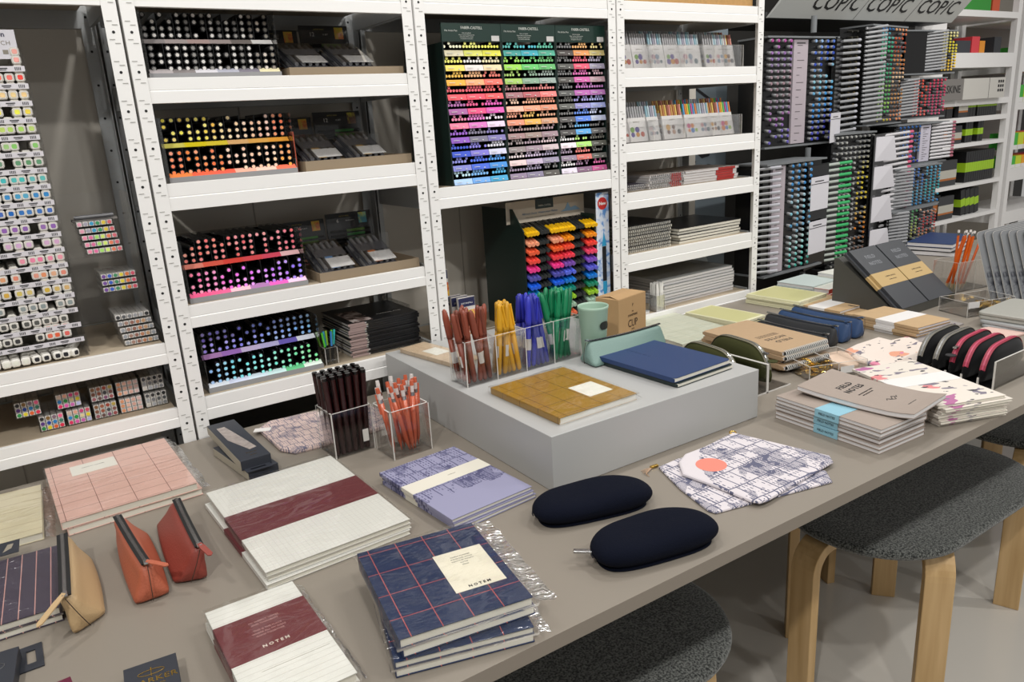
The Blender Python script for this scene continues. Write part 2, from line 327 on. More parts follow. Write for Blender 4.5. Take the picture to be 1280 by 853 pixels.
def wrap(t, w, d, th, m=None, over=.006, flap=.02):    # loose cellophane sleeve round a planner, with a crinkled flap
    b = MB(); nx, ny = 14, 14; e = .0012
    def zf(x, y): return th + e + .0012 * math.sin(x*90 + y*40) * math.sin(y*70 - x*20) + .0008
    X = [-w/2 - over/2 + (w + over) * i/nx for i in range(nx+1)]; Y = [-d/2 - over/2 + (d + over) * j/ny for j in range(ny+1)]
    vs = [(x, y, zf(x, y)) for y in Y for x in X]
    b.add(vs, [(j*(nx+1)+i, j*(nx+1)+i+1, (j+1)*(nx+1)+i+1, (j+1)*(nx+1)+i) for j in range(ny) for i in range(nx)])
    def side(pts):
        n = len(pts); q = [tuple(p) for p in pts] + [(p[0]*1.012 + random.uniform(-.001, .001), p[1]*1.012 + random.uniform(-.001, .001), th*.5) for p in pts] + [(p[0], p[1], .0005) for p in pts]
        b.add(q, [(r*n+i, r*n+i+1, (r+1)*n+i+1, (r+1)*n+i) for r in (0, 1) for i in range(n-1)])
    side([vs[i] for i in range(nx+1)]); side([vs[ny*(nx+1)+i] for i in range(nx+1)]); side([vs[j*(nx+1)] for j in range(ny+1)]); side([vs[j*(nx+1)+nx] for j in range(ny+1)])
    o = b.build('plastic_wrap', m or FILM, t, smooth=True)
    if flap:
        b = MB(); n = 16
        for sx in (1,):
            P = [[(w/2 + over/2 + flap*k/3 + random.uniform(-.0015, .0015), Y[0] + (Y[-1]-Y[0])*j/n, th*(.55 - .16*k) + random.uniform(-.003, .003)) for j in range(n+1)] for k in range(4)]
            vs = [p for r in P for p in r]; b.add(vs, [(k*(n+1)+j, k*(n+1)+j+1, (k+1)*(n+1)+j+1, (k+1)*(n+1)+j) for k in range(3) for j in range(n)])
        b.build('wrap_flap', FILM2, t, smooth=True)
    return o

# planners on the left of the table
peach = grid_mat('peach_grid_cover', 'dcb8ab', '7a4a44', .0535, .0335, ox=-.098, oy=-.13, w=.0009)
C, w, d, a = fit([(54, 587), (204.5, 549), (248, 604), (77.7, 654)], TZ + .026)
t = book('planner', 'lower peach planner under the gridded peach planner at the left', 'planner', (C[0] + .004, C[1] + .002), w, d, .012, a + .02, peach, z=TZ + .0005)
t = book('planner', 'upper peach pink planner with dark grid lines and a blank white label, in clear wrap', 'planner', C, w, d, .0135, a, peach, z=TZ + .0135); wrap(t, w, d, .0135, flap=.016)
MB().box(-.068, .008, .055, .105, .0136, .0139).build('title_label', mat('label_paper', 'e6e4da', .6), t)
txt('MONTHLY PLANNER', .004, INK, t, (-.03, .085, .01395), ext=.00005)
C2 = fit([(-40, 627), (37, 609.5), (43.6, 668), (-40, 690)], TZ + .014)
cg = grid_mat('cream_ruled_cover', 'd6cdb0', '9a7f62', 0, .032, oy=.01, w=.0008)
t = book('planner', 'cream planner with thin brown ruled lines at the left edge of the table', 'planner', C2[0], .12, C2[2], .013, C2[3], cg, z=TZ + .0005); wrap(t, .12, C2[2], .013, flap=.014)
C2 = fit([(-50, 715), (46, 690), (56, 767), (-50, 795)], TZ + .022)
dk = grid_mat('dark_pink_grid_cover', '443c4c', 'cf9d94', .0185, 0, ox=.004, w=.0012)
cc = C2[0]
t = book('planner', 'lower one of the two dark planners at the left edge of the table', 'planner', cc, .14, C2[2], .010, C2[3] + .015, dk, z=TZ + .0005)
t = book('planner', 'dark plum planner with pink vertical lines in crinkled clear wrap at the left edge', 'planner', cc, .14, C2[2], .011, C2[3], dk, z=TZ + .0115); wrap(t, .14, C2[2], .011, m=FILM2, flap=.022)
# white landscape planners with maroon band
wl = grid_mat('white_grid_cover', 'dad9d2', 'ccc9c1', .0075, .0075, w=.0006); wl2 = grid_mat('white_ruled_cover', 'dad9d2', 'bdbab1', 0, .0105, w=.0006)
mar = mat('maroon_paper_band', '6b3437', .5)
C, w, d, a = fit([(258, 615.7), (412.5, 570.8), (513, 648), (331.6, 718)], TZ + .025)
for i in range(3):
    last = i == 2; lab = ['bottom', 'middle', 'top'][i] + ' white ruled planner with a maroon band, in the stack of three large ones'
    t = book('planner', lab, 'planner', (C[0] + (-.004, .003, 0)[i], C[1] + (-.003, .002, 0)[i]), w, d, .0078, a + (.012, -.008, 0)[i], wl, z=TZ + .0005 + i * .0084, group='white ruled planners with maroon bands')
    b = MB(); b.box(-w/2 - .0006, w/2 + .0006, -.045, .045, .0079, .0082); b.box(-w/2 - .0008, -w/2 - .0002, -.045, .045, -.0002, .0082); b.build('paper_band', mar, t)
    if last: wrap(t, w, d, .0084, flap=0)
C, w, d, a = fit([(254.4, 766.6), (364, 727), (448.4, 840)], TZ + .026)
for i in range(2):
    t = book('planner', ('lower' if not i else 'upper') + ' of two small white planners with a wide maroon band at the bottom left', 'planner', C, w, d, .012, a + (.02, 0)[i], wl2, z=TZ + .0005 + i * .0128, group='small white planners with maroon bands')
    b = MB(); b.box(-w/2 - .0006, w/2 + .0006, -.018, .07, .0121, .0124); b.box(-w/2 - .0008, -w/2 - .0002, -.018, .07, -.0002, .0124); b.build('paper_band', mar, t)
cream = mat('cream_ink', 'd9d2c4', .6)
txt('N O T E M', .007, cream, t, (.0, -.002, .0126), (0, 0, .0), bold=.0002)
for k, s in enumerate(('MY WEEKLY NOTES', 'AND THOUGHTS', '', 'THIS IS THE PLACE', 'WHERE ALL MY IDEAS', 'COME TOGETHER')): txt(s or ' ', .0042, mat('faint_ink', 'b98f8a', .6), t, (.0, .052 - k * .0062, .0126)) if s else None
MB().box(-.03, .05, -.0455, -.0449, .0121, .0123).build('rule_line', mat('grey_rule', 'b5b1a7', .7), t)
wrap(t, w, d, .0126, flap=.008)
# navy grid planners, two thick pairs
nv = grid_mat('navy_red_grid_cover', '223050', 'b5564f', .0385, .052, ox=.007, oy=-.013, w=.0011)
C, w, d, a = fit([(441, 691), (590, 657), (666.5, 745), (504, 801)], TZ + .047)
NL = ['lowest navy planner with red grid lines, turned slightly askew under the stack', 'second navy planner from the bottom of the stack in clear wrap', 'second navy planner from the top of the stack in clear wrap', 'top navy planner with red grid lines and a square cream label, in crinkled wrap']
for i, (z, th, ro, dx, dy) in enumerate(((0, .0115, -.11, .000, -.012), (.0118, .0095, -.11, .000, -.012), (.0222, .012, .01, .001, -.001), (.0345, .0125, 0, 0, 0))):
    t = book('planner', NL[i], 'planner', (C[0] + dx, C[1] + dy), w, d, th, a + ro, nv, z=TZ + .0005 + z, group='navy planners with red grid lines')
    if i in (1, 3): wrap(t, w, d, th, m=None if i == 3 else FILM2, flap=.028 if i == 3 else .015, over=.009)
lp = mat('cream_label', 'ded8c5', .6)
MB().box(.004, .072, -.052, .042, .0127, .0131).build('title_label', lp, t)
txt('N O T E M', .0065, INK, t, (.038, -.045, .0132), bold=.0002)
for k in range(5): txt(('YEARLY PLANNER', 'DATES AND GOALS', 'MONTH BY MONTH', 'NOTES', 'IDEAS')[k], .0034, mat('pale_ink', '9a968c', .7), t, (.038, .027 - k * .0055, .0132))
# lilac city notebooks
def city_mat(name, base, ink, scale=1., thresh=.46, area=None, sun=None):   # line-engraving of house fronts: windows, cornices, hatching
    if name in MATS: return MATS[name]
    m = mat(name, base, .75); n, L, b = nodes(m); tc = n.new('ShaderNodeTexCoord'); mp = n.new('ShaderNodeMapping'); L.new(tc.outputs['Object'], mp.inputs[0]); mp.inputs['Scale'].default_value = (scale, scale, scale)
    def brick(s, off, bw_, rh, mort): 
        q = n.new('ShaderNodeTexBrick'); q.inputs['Scale'].default_value = s; q.offset = off; q.inputs['Mortar Size'].default_value = mort; q.inputs['Brick Width'].default_value = bw_; q.inputs['Row Height'].default_value = rh; q.inputs['Bias'].default_value = -.1
        q.inputs['Color1'].default_value = (0, 0, 0, 1); q.inputs['Color2'].default_value = (1, 1, 1, 1); q.inputs['Mortar'].default_value = (1, 1, 1, 1); L.new(dist, q.inputs[0]); return q.outputs[0]
    nz = n.new('ShaderNodeTexNoise'); nz.inputs['Scale'].default_value = 22; L.new(mp.outputs[0], nz.inputs[0])
    vm = n.new('ShaderNodeVectorMath'); vm.operation = 'MULTIPLY_ADD'; L.new(nz.outputs[1], vm.inputs[0]); vm.inputs[1].default_value = (.008, .008, 0); L.new(mp.outputs[0], vm.inputs[2]); dist = vm.outputs[0]
    def mortar(s, off, bw_, rh, mort):
        q = n.new('ShaderNodeTexBrick'); q.inputs['Scale'].default_value = s; q.offset = off; q.inputs['Mortar Size'].default_value = mort; q.inputs['Mortar Smooth'].default_value = 0; q.inputs['Brick Width'].default_value = bw_; q.inputs['Row Height'].default_value = rh; L.new(dist, q.inputs[0]); return q.outputs['Fac']
    houses = math_n(n, L, 'GREATER_THAN', mortar(20, .37, .42, .75, .020), .5); win = math_n(n, L, 'SUBTRACT', 1., mortar(90, .0, .50, .85, .17)); hatch = math_n(n, L, 'GREATER_THAN', mortar(190, .5, .5, .28, .05), .5)
    big = n.new('ShaderNodeTexNoise'); big.inputs['Scale'].default_value = 24; big.inputs['Detail'].default_value = 3; L.new(mp.outputs[0], big.inputs[0])
    mid = n.new('ShaderNodeTexNoise'); mid.inputs['Scale'].default_value = 60; mid.inputs['Detail'].default_value = 1; L.new(mp.outputs[0], mid.inputs[0])
    m1 = math_n(n, L, 'GREATER_THAN', mid.outputs[0], .47); m2 = math_n(n, L, 'GREATER_THAN', big.outputs[0], thresh + .12); m3 = math_n(n, L, 'GREATER_THAN', mid.outputs[0], .63)
    f = math_n(n, L, 'MULTIPLY', win, m1); f = math_n(n, L, 'MAXIMUM', f, houses); f = math_n(n, L, 'MAXIMUM', f, math_n(n, L, 'MULTIPLY', hatch, m2)); f = math_n(n, L, 'MAXIMUM', f, math_n(n, L, 'MULTIPLY', m3, m2))
    if area:        # printed area: half-plane a*x + b*y + c > 0 with a ragged skyline
        s = n.new('ShaderNodeSeparateXYZ'); L.new(tc.outputs['Object'], s.inputs[0]); v = math_n(n, L, 'ADD', math_n(n, L, 'MULTIPLY', s.outputs[0], area[0]), math_n(n, L, 'MULTIPLY', s.outputs[1], area[1]))
        v = math_n(n, L, 'ADD', v, math_n(n, L, 'MULTIPLY', big.outputs[0], .06)); f = math_n(n, L, 'MULTIPLY', f, math_n(n, L, 'GREATER_THAN', v, -area[2]))
    f = math_n(n, L, 'MULTIPLY', f, .88)
    L.new(mix_n(n, L, f, lin(base), lin(ink)), b.inputs['Base Color']); return m
lil = city_mat('lilac_city_cover', '8d8ca6', '3a3a60', 1, .44, area=(0, 1, .012)); cream2 = mat('cream_band', 'd5d0c2', .6)
C, w, d, a = fit([(472, 590.5), (565, 560), (669.4, 606.7), (565, 649)], TZ + .022)
for i in range(3):
    t = book('notebook', ['bottom', 'middle', 'top'][i] + ' lilac notebook printed with blue house fronts and held by a cream band', 'notebook', (C[0] + (.004, .003, 0)[i], C[1] + (-.004, -.002, 0)[i]), w, d, .0066, a + (.02, -.01, 0)[i], lil, z=TZ + .0005 + i * .0072, group='lilac notebooks')
    b = MB(); b.box(-w/2 - .0005, w/2 + .0005, -.0, .038, .00665, .0069); b.box(-w/2 - .0007, -w/2 - .0002, 0, .038, 0, .0069); b.build('paper_band', cream2, t)
txt('notebook', .004, mat('grey_ink', '8a8478', .7), t, (.01, .02, .00695))

# ------------------------------------------------------------------ wedge pouches
def leather(n, c): return mat(n, c, .5, bump=.35, bscale=350)
def pouch(name, label, B, R, zr, m, tabm, tabdir=0, tabl=.035, zipm=None, group=None, gw=.010):
    # B: base corners front-left, front-right, back-right (world); R: ridge front, ridge back
    fl, fr, br = [Vector(p) for p in B]; bl = br + fl - fr; rf, rb = [Vector(p) for p in R]
    o0 = (fl + fr + bl + br) / 4; ax = ((bl - fl) + (br - fr)) / 2; L = ax.length; a = math.atan2(ax.y, ax.x)
    t = thing(name, label, 'pouch', o0, a, group); I = Matrix.Rotation(-a, 4, 'Z') @ Matrix.Translation(-o0)
    fl, fr, bl, br, rf, rb = [I @ p for p in (fl, fr, bl, br, rf, rb)]; N = 15; rings = []
    for i in range(N):
        s = i / (N - 1); e = min(s, 1 - s) * 2; puff = .004 * math.sin(PI * s)
        ends = 0 if .001 < s < .999 else 1
        p = fl.lerp(bl, s); q = fr.lerp(br, s); r = rf.lerp(rb, s); mid = (p + q) / 2; sag = Vector((0, 0, -.003 * math.sin(PI * s)))
        side = Vector((0, 1, 0)) if (p - q).y > 0 else Vector((0, -1, 0))
        rings.append([q - side*.001, q + Vector((0, 0, .004)) - side * (.002 + puff), q.lerp(r, .35) - side * (.003 + puff*1.3), q.lerp(r, .7) - side * (.003 + puff*.6), r - side * gw + sag, r + side * gw + sag,
                      p.lerp(r, .7) + side * (.003 + puff*.6), p.lerp(r, .35) + side * (.003 + puff*1.3), p + Vector((0, 0, .004)) + side * (.002 + puff), p + side*.001])
    MB().loft(rings).build('body', m, t, smooth=True, bevel=0, subsurf=1)
    zb = MB(); zl = MB(); n = 26; z0 = []
    for i in range(n + 1): s = .015 + .97 * i/n; z0.append(rf.lerp(rb, s) + Vector((0, 0, -.003 * math.sin(PI*s))))
    for i in range(n):
        p, q = z0[i], z0[i+1]; zb.add([p + Vector((0, -gw*.62, .0004)), q + Vector((0, -gw*.62, .0004)), q + Vector((0, gw*.62, .0004)), p + Vector((0, gw*.62, .0004)), p + Vector((0, -gw*.62, .0018)), q + Vector((0, -gw*.62, .0018)), q + Vector((0, gw*.62, .0018)), p + Vector((0, gw*.62, .0018))], [(3, 2, 1, 0), (4, 5, 6, 7), (0, 1, 5, 4), (2, 3, 7, 6)])
    zb.build('zip_tape', zipm or mat('black_zip_tape', '141414', .8), t)
    for i in range(n * 3):
        p = z0[0].lerp(z0[-1], (i + .5) / (n*3)) ; p.z = rf.lerp(rb, .015 + .97*(i+.5)/(n*3)).z - .003 * math.sin(PI * (.015 + .97*(i+.5)/(n*3))); s = .0016 if i % 2 else -.0016
        zl.box(p.x - .0009, p.x + .0009, p.y - .0022 + s*.3, p.y + .0022 + s*.3, p.z + .0017, p.z + .003)
    z = zl.build('zip_teeth', STEEL, t); z['kind'] = 'stuff'
    mid = (fl + fr) / 2 + Vector((0, 0, .004)); sg_ = MB(); d_ = Vector((-.0022, 0, 0)); sg_.tube([rf.lerp(mid, k / 5) + d_ - Vector((.003 * math.sin(PI * k / 5), 0, 0)) for k in range(6)], .0006, 5); sg_.build('seam', mat('dark_thread', '3a2c22', .7), t)
    s0 = z0[0]; sl = MB().box(-.005, .006, -.0035, .0035, .002, .0052).build('zip_slider', STEEL, t, bevel=.001, loc=s0)
    b = MB(); P = [(-.0, -.003), (tabl*.3, -.0042), (tabl*.9, -.004), (tabl, 0), (tabl*.9, .004), (tabl*.3, .0042), (0, .003)]
    o = b.prism(P, 0, .0018).build('zip_pull', tabm, t, bevel=.0004, loc=(s0.x, s0.y, s0.z + .0045)); dz = -max(0, .0) 
    o.rotation_euler = (0, .32, tabdir - a)
    return t
bei = leather('beige_leather', 'b79b73'); ora = leather('orange_leather', 'ab5a40'); rus = leather('rust_leather', '873a2f')
def PG(lst, z): return [G(*p, z) for p in lst]
pouch('pencil_pouch', 'beige leather wedge pouch with a long zip pull, left of the two orange ones', PG([(94.7, 798), (132.6, 771), (114, 700)], TZ + .001), PG([(81.4, 748), (77.6, 668)], TZ + .058), .058, bei, bei, tabdir=PI + .75, tabl=.05, gw=.0115)
pouch('pencil_pouch', 'coral orange leather wedge pouch between the beige and the dark rust one', PG([(171, 761), (213, 746), (184, 668)], TZ + .001), PG([(184, 707), (146, 645)], TZ + .055), .055, ora, ora, tabdir=-.55, tabl=.03)
pouch('pencil_pouch', 'dark rust red leather wedge pouch, nearest to the striped white planners', PG([(219, 734), (259.5, 727), (231, 652)], TZ + .001), PG([(250, 685), (220, 624)], TZ + .055), .055, rus, rus, tabdir=-1.25, tabl=.03)

# ------------------------------------------------------------------ pen gift boxes
nb = mat('charcoal_carton', '2b2e36', .5); sidem = mat('carton_side', 'a39c8c', .6)
def giftbox(label, P, z, th, window=False, tab=True):
    C, w, d, a = fit(P, z + th); t = thing('pen_box', label, 'box', (C.x, C.y, z), a)
    # long axis runs along local y
    MB().box(-w/2, w/2, -d/2, d/2, 0, th, 0).build('carton', nb, t, bevel=.0006)
    MB().box(-w/2 - .0004, -w/2, -d/2 + .001, d/2 - .001, .001, th - .001).build('side_panel', sidem, t)
    if tab:
        q = MB(); q.box(-w/2 + .004, w/2 - .004, -d/2 - .018, -d/2 - .011, .001, .0022); q.box(-w/2 + .004, w/2 - .004, -d/2 - .004, -d/2, .001, .0022); q.box(-w/2 + .004, -w/2 + .014, -d/2 - .011, -d/2 - .004, .001, .0022); q.box(w/2 - .014, w/2 - .004, -d/2 - .011, -d/2 - .004, .001, .0022); q.build('hang_tab', nb, t)
    if window:
        b = MB(); b.prism([(-w*.3, d*.02), (w*.06, -d*.30), (w*.32, -d*.28), (w*.12, d*.12), (-w*.02, d*.36), (-w*.3, d*.36)], th, th + .0003).build('photo_print', mat('pen_photo_print', '9a8f88', .3, var=.7, vscale=90), t)
        txt('fountain pen', .004, GOLD, t, (.002, -d*.36, th + .0002)); txt('gift edition', .003, GOLD, t, (.002, -d*.42, th + .0002))
    return t
giftbox('lower charcoal pen gift box, turned askew under the upper one behind the white planners', [(268, 558), (302, 550), (346, 577), (309, 594)], TZ + .0005, .017)
giftbox('upper charcoal pen gift box with a photo of a pen, behind the striped white planners', [(254, 533), (290, 526), (341, 565), (305, 577)], TZ + .0180, .019, True)
# boxes at the bottom left corner
def lowbox(label, P, z, th, m): 
    C, w, d, a = fit(P, z + th); t = thing('pen_box', label, 'box', (C.x, C.y, z), a); MB().box(-w/2, w/2, -d/2, d/2, 0, th).build('carton', m, t, bevel=.0006); return t, w, d
t, w, d = lowbox('charcoal pen box with a gold oval emblem and lettering at the bottom edge', [(147, 838), (213, 821), (236, 866)], TZ + .0005, .02, nb)
b = MB(); b.tube([(.0 + .014*math.cos(i*PI/12), .017 + .0045*math.sin(i*PI/12), .0205) for i in range(24)], .0004, 4, closed=True); b.box(-.0004, .0004, .009, .026, .0201, .0205); b.cyl((0, .0245, .0202), (0, .0245, .0207), .001, n=6); b.build('emblem', GOLD, t)
txt('PARKER', .0125, GOLD, t, (.003, .002, .0201), spacing=1.1, bold=.0002)
txt('NEW YORK', .004, GOLD, t, (.003, -.0075, .0201))
t, w, d = lowbox('charcoal pen box with a round silver emblem in the bottom left corner', [(-30, 823), (18, 811), (22, 853)], TZ + .0005, .018, nb)
b = MB(); b.tube([(-.0 + .008*math.cos(i*PI/10), .004 + .006*math.sin(i*PI/10), .0185) for i in range(20)], .0004, 4, closed=True); b.box(-.0005, .0005, -.008, .016, .0181, .0185); b.build('emblem', STEEL, t)
def tabcard(label, P):
    C, w, d, a = fit(P, TZ + .002); t = thing('hang_card', label, 'card', (C.x, C.y, TZ + .0006), a)
    b = MB(); k = .3; b.box(-w/2, -w*.18, -d/2, d/2, 0, .0015); b.box(w*.2, w/2, -d/2, d/2, 0, .0015); b.box(-w*.18, w*.2, -d/2, -d*.25, 0, .0015); b.box(-w*.18, w*.2, d*.28, d/2, 0, .0015); b.build('card', nb, t)
tabcard('charcoal hanging card with a cut-out hole beside the left corner box', [(21, 813), (51, 803), (57, 831), (26, 842)])
C, w, d, a = fit([(-30, 690), (24, 678), (25, 692), (-28, 706)], TZ + .024)
t = thing('hang_card', 'charcoal hanging card with a slot lying on the dark plum planner', 'card', (C.x, C.y, TZ + .0266), a)
MB().prism([(-w/2, -d/2), (w/2, -d/2), (w/2, d/2), (-w/2, d/2)], 0, .001).build('card', nb, t); MB().prism([(w*.12, -d*.3), (w*.22, d*.25), (w*.36, d*.25), (w*.32, -d*.1)], .001, .0012).build('slot', mat('slot_pale', '8f8778', .6), t)
C, w, d, a = fit([(60, 858), (88, 846), (94, 862)], TZ + .02)
tag(MB().box(-w/2, w/2, -d/2, d/2, 0, .02).build('carton', mat('burgundy_card', '5c1230', .5), None, bevel=.0005, loc=(C.x, C.y, TZ + .0005), rz=a), 'burgundy carton corner peeking in at the bottom edge', 'box')
# ------------------------------------------------------------------ navy cases
def case(label, pL, pR, wd, h, tab=False):
    A, B = G(*pL, TZ + .015), G(*pR, TZ + .015); c = (A + B) / 2; v = B - A; a = math.atan2(v.y, v.x); L = v.length
    t = thing('glasses_case', label, 'case', (c.x, c.y, TZ), a, 'navy felt cases'); rings = []; N = 28
    for k in range(13):
        f = k / 12; ph = PI * f; z = h * (1 - math.cos(ph)) / 2; s = max(.02, math.sin(ph)) ** .42; s = .9 * s if k == 0 else s
        if k == 0: s = .86
        if k == 1: s = .95; z = h * .04
        R = []
        for i in range(N):
            q = 2*PI*i/N; cx, cy = math.cos(q), math.sin(q); x = L/2 * s * math.copysign(abs(cx)**.85, cx); y = wd/2 * s * math.copysign(abs(cy)**.8, cy)
            y += -.012 * (x/(L/2))**2 + .006; zz = z - (.004 * math.exp(-((x+.02)/.035)**2) if k > 6 else 0)
            R.append((x, y, zz))
        rings.append(R)
    cloth = mat('navy_felt', '070b19', .95, bump=.5, bscale=500)
    MB().loft(rings).build('body', cloth, t, smooth=True, subsurf=1)
    MB().tube([(L/2*1.0*math.cos(q), wd/2*1.0*math.sin(q) - .012*math.cos(q)**2 + .006, h*.42) for q in [PI*i/24 for i in range(25)]], .0011, 6).build('seam', mat('navy_zip', '0b0e18', .6), t)
    if tab: MB().box(-.030, .0, -.004, .004, 0, .004).build('zip_pull', STEEL, t, bevel=.0008, loc=(-L/2 + .008, .004, h*.42), rz=-.5)
case('navy blue felt case, the left one lying behind the other on the bare table', (665, 644), (811, 612), .095, .040)
case('navy blue felt case with a steel zip pull, the front right one', (739, 697), (890, 655), .098, .042, True)

# ------------------------------------------------------------------ flat cloth pouches
def flatpoly(name, label, cat, P, z, th, m, group=None, bevel=.002):
    W_ = [G(*p, z + th) for p in P]; c = sum(W_, Vector()) / len(W_); pts = [((p - c).x, (p - c).y) for p in W_]
    if sum(pts[i][0]*pts[(i+1) % len(pts)][1] - pts[(i+1) % len(pts)][0]*pts[i][1] for i in range(len(pts))) < 0: pts.reverse()
    t = thing(name, label, cat, (c.x, c.y, z), 0, group); n = len(pts)
    rings = []
    for k, zz in ((.985, 0), (1, th*.35), (.99, th*.8), (.96, th), (.6, th*1.02)):
        rings.append([(x*k, y*k, zz) for x, y in pts])
    MB().loft(rings).build('cloth', m, t, smooth=False); return t, c
city = city_mat('city_cloth', 'cdc6c9', '2b3358', .82, .40, area=(.55, -.5, .012))
city2 = city_mat('city_cloth_low', 'cdc6c9', '2b3358', .82, .36)
t, c = flatpoly('cloth_pouch', 'lower cloth pouch printed with navy town houses, with a brass zip end and tassel', 'pouch', [(823, 583), (846, 573), (900, 560), (1033, 588), (1041, 601), (895, 640), (885, 637), (850, 610)], TZ + .0003, .005, city2, 'town print pouches')
p0 = G(822, 582, TZ + .004) - Vector((c.x, c.y, TZ)); b = MB(); b.box(-.012, .004, -.003, .003, 0, .004); b.build('zip_end', GOLD, t, bevel=.001, loc=(p0.x - .002, p0.y + .002, .001), rz=-.1)
b = MB()
for i in range(6): b.tube([(0, 0, .002), (-.012 - .003*i, .002 - .003*i, .003), (-.022 - .002*(i % 3), .004 - .005*i, .0012)], .0006, 5)
b.build('tassel', mat('tassel_thread', 'a98e76', .9), t, loc=(p0.x - .012, p0.y + .002, 0))
t, c = flatpoly('cloth_pouch', 'upper of two cloth pouches printed with a coral sun over navy town houses', 'pouch', [(848, 577), (856, 567), (880, 558), (902, 547), (917, 540), (1038, 569), (1042, 576), (960, 624), (950, 627), (938, 625), (895, 607), (853, 592)], TZ + .0060, .006, city, 'town print pouches')
s0 = G(889, 581, TZ + .0125) - Vector((c.x, c.y, TZ + .006)); 
MB().cyl((s0.x, s0.y, .00615), (s0.x, s0.y, .0064), .0265, n=32).build('sun_print', mat('coral_print', 'd97f6e', .7), t)
b = MB(); e0 = G(896, 605, TZ + .009) - Vector((c.x, c.y, TZ + .006)); e1 = G(927, 619, TZ + .009) - Vector((c.x, c.y, TZ + .006)); v = e1 - e0; a = math.atan2(v.y, v.x)
b.box(0, v.length, -.003, .003, .0025, .0035).build('fabric_tag', mat('white_tape', 'd9d6d2', .8), t, loc=(e0.x, e0.y, 0), rz=a); o = txt('design house', .0042, INK, t, ((e0+e1).x/2, (e0+e1).y/2, .0037), (0, 0, a))
p0 = G(918, 541, TZ + .01) - Vector((c.x, c.y, TZ + .006)); MB().tube([(p0.x + .006*math.cos(q), p0.y + .004 + .006*math.sin(q), .003) for q in [i*PI/6 for i in range(12)]], .0014, 6, closed=True).build('zip_ring', GOLD, t)
# rolled printed pouch behind the pen boxes
pk = city_mat('pink_swirl_cloth', 'c9b3ab', '4a4f6b', 1.3, .45)
t, c = flatpoly('cloth_pouch', 'pink cloth pouch with dark blue leaf print behind the acrylic pen boxes', 'pouch', [(322, 535), (335, 526), (390, 514), (455, 503), (478, 512), (486, 530), (440, 545), (368, 563), (350, 560)], TZ + .0003, .010, pk)
b = MB(); p0 = G(328, 541, TZ + .004) - Vector((c.x, c.y, TZ)); b.box(-.016, .018, -.009, .009, 0, .0015).build('care_tag', mat('white_tape', 'd9d6d2', .8), t, loc=(p0.x, p0.y, .009), rz=-.5)

# ------------------------------------------------------------------ clear boxes and pens
def clearbox(t, w, d, h, th=.0022, div=(), m=None, edge=True, front=None):   # open-topped acrylic box with visible rim edges
    b = MB(); h2 = front or h
    b.box(-w/2, w/2, -d/2, -d/2 + th, th, h2); b.box(-w/2, w/2, d/2 - th, d/2, th, h); b.box(-w/2, -w/2 + th, -d/2 + th, d/2 - th, th, h); b.box(w/2 - th, w/2, -d/2 + th, d/2 - th, th, h); b.box(-w/2, w/2, -d/2, d/2, 0, th)
    o = b.build('clear_box', m or ACR, t)
    for x in div: MB().box(x - th/2, x + th/2, -d/2 + th, d/2 - th, th, h - .001).build('divider', m or ACR, t)
    if edge:
        e = MB(); q = .0003
        e.box(-w/2, w/2, -d/2, -d/2 + th, h2, h2 + q); e.box(-w/2, w/2, d/2 - th, d/2, h, h + q); e.box(-w/2, -w/2 + th, -d/2, d/2, h, h + q); e.box(w/2 - th, w/2, -d/2, d/2, h, h + q)
        for x in div: e.box(x - th/2, x + th/2, -d/2, d/2, h - .001, h - .001 + q)
        for x in (-w/2 - q, w/2): 
            for y in (-d/2 - q, d/2 - th + q): e.box(x, x + q, y, y + th * .6, 0, h)
        for x in (-w/2, w/2 - th*.6) + tuple(x - th/2 for x in div): e.box(x, x + th*.6, -d/2 - q, -d/2, 0, h2)
        e.build('rim', EDGE, t)
    return o
PROTO = {}
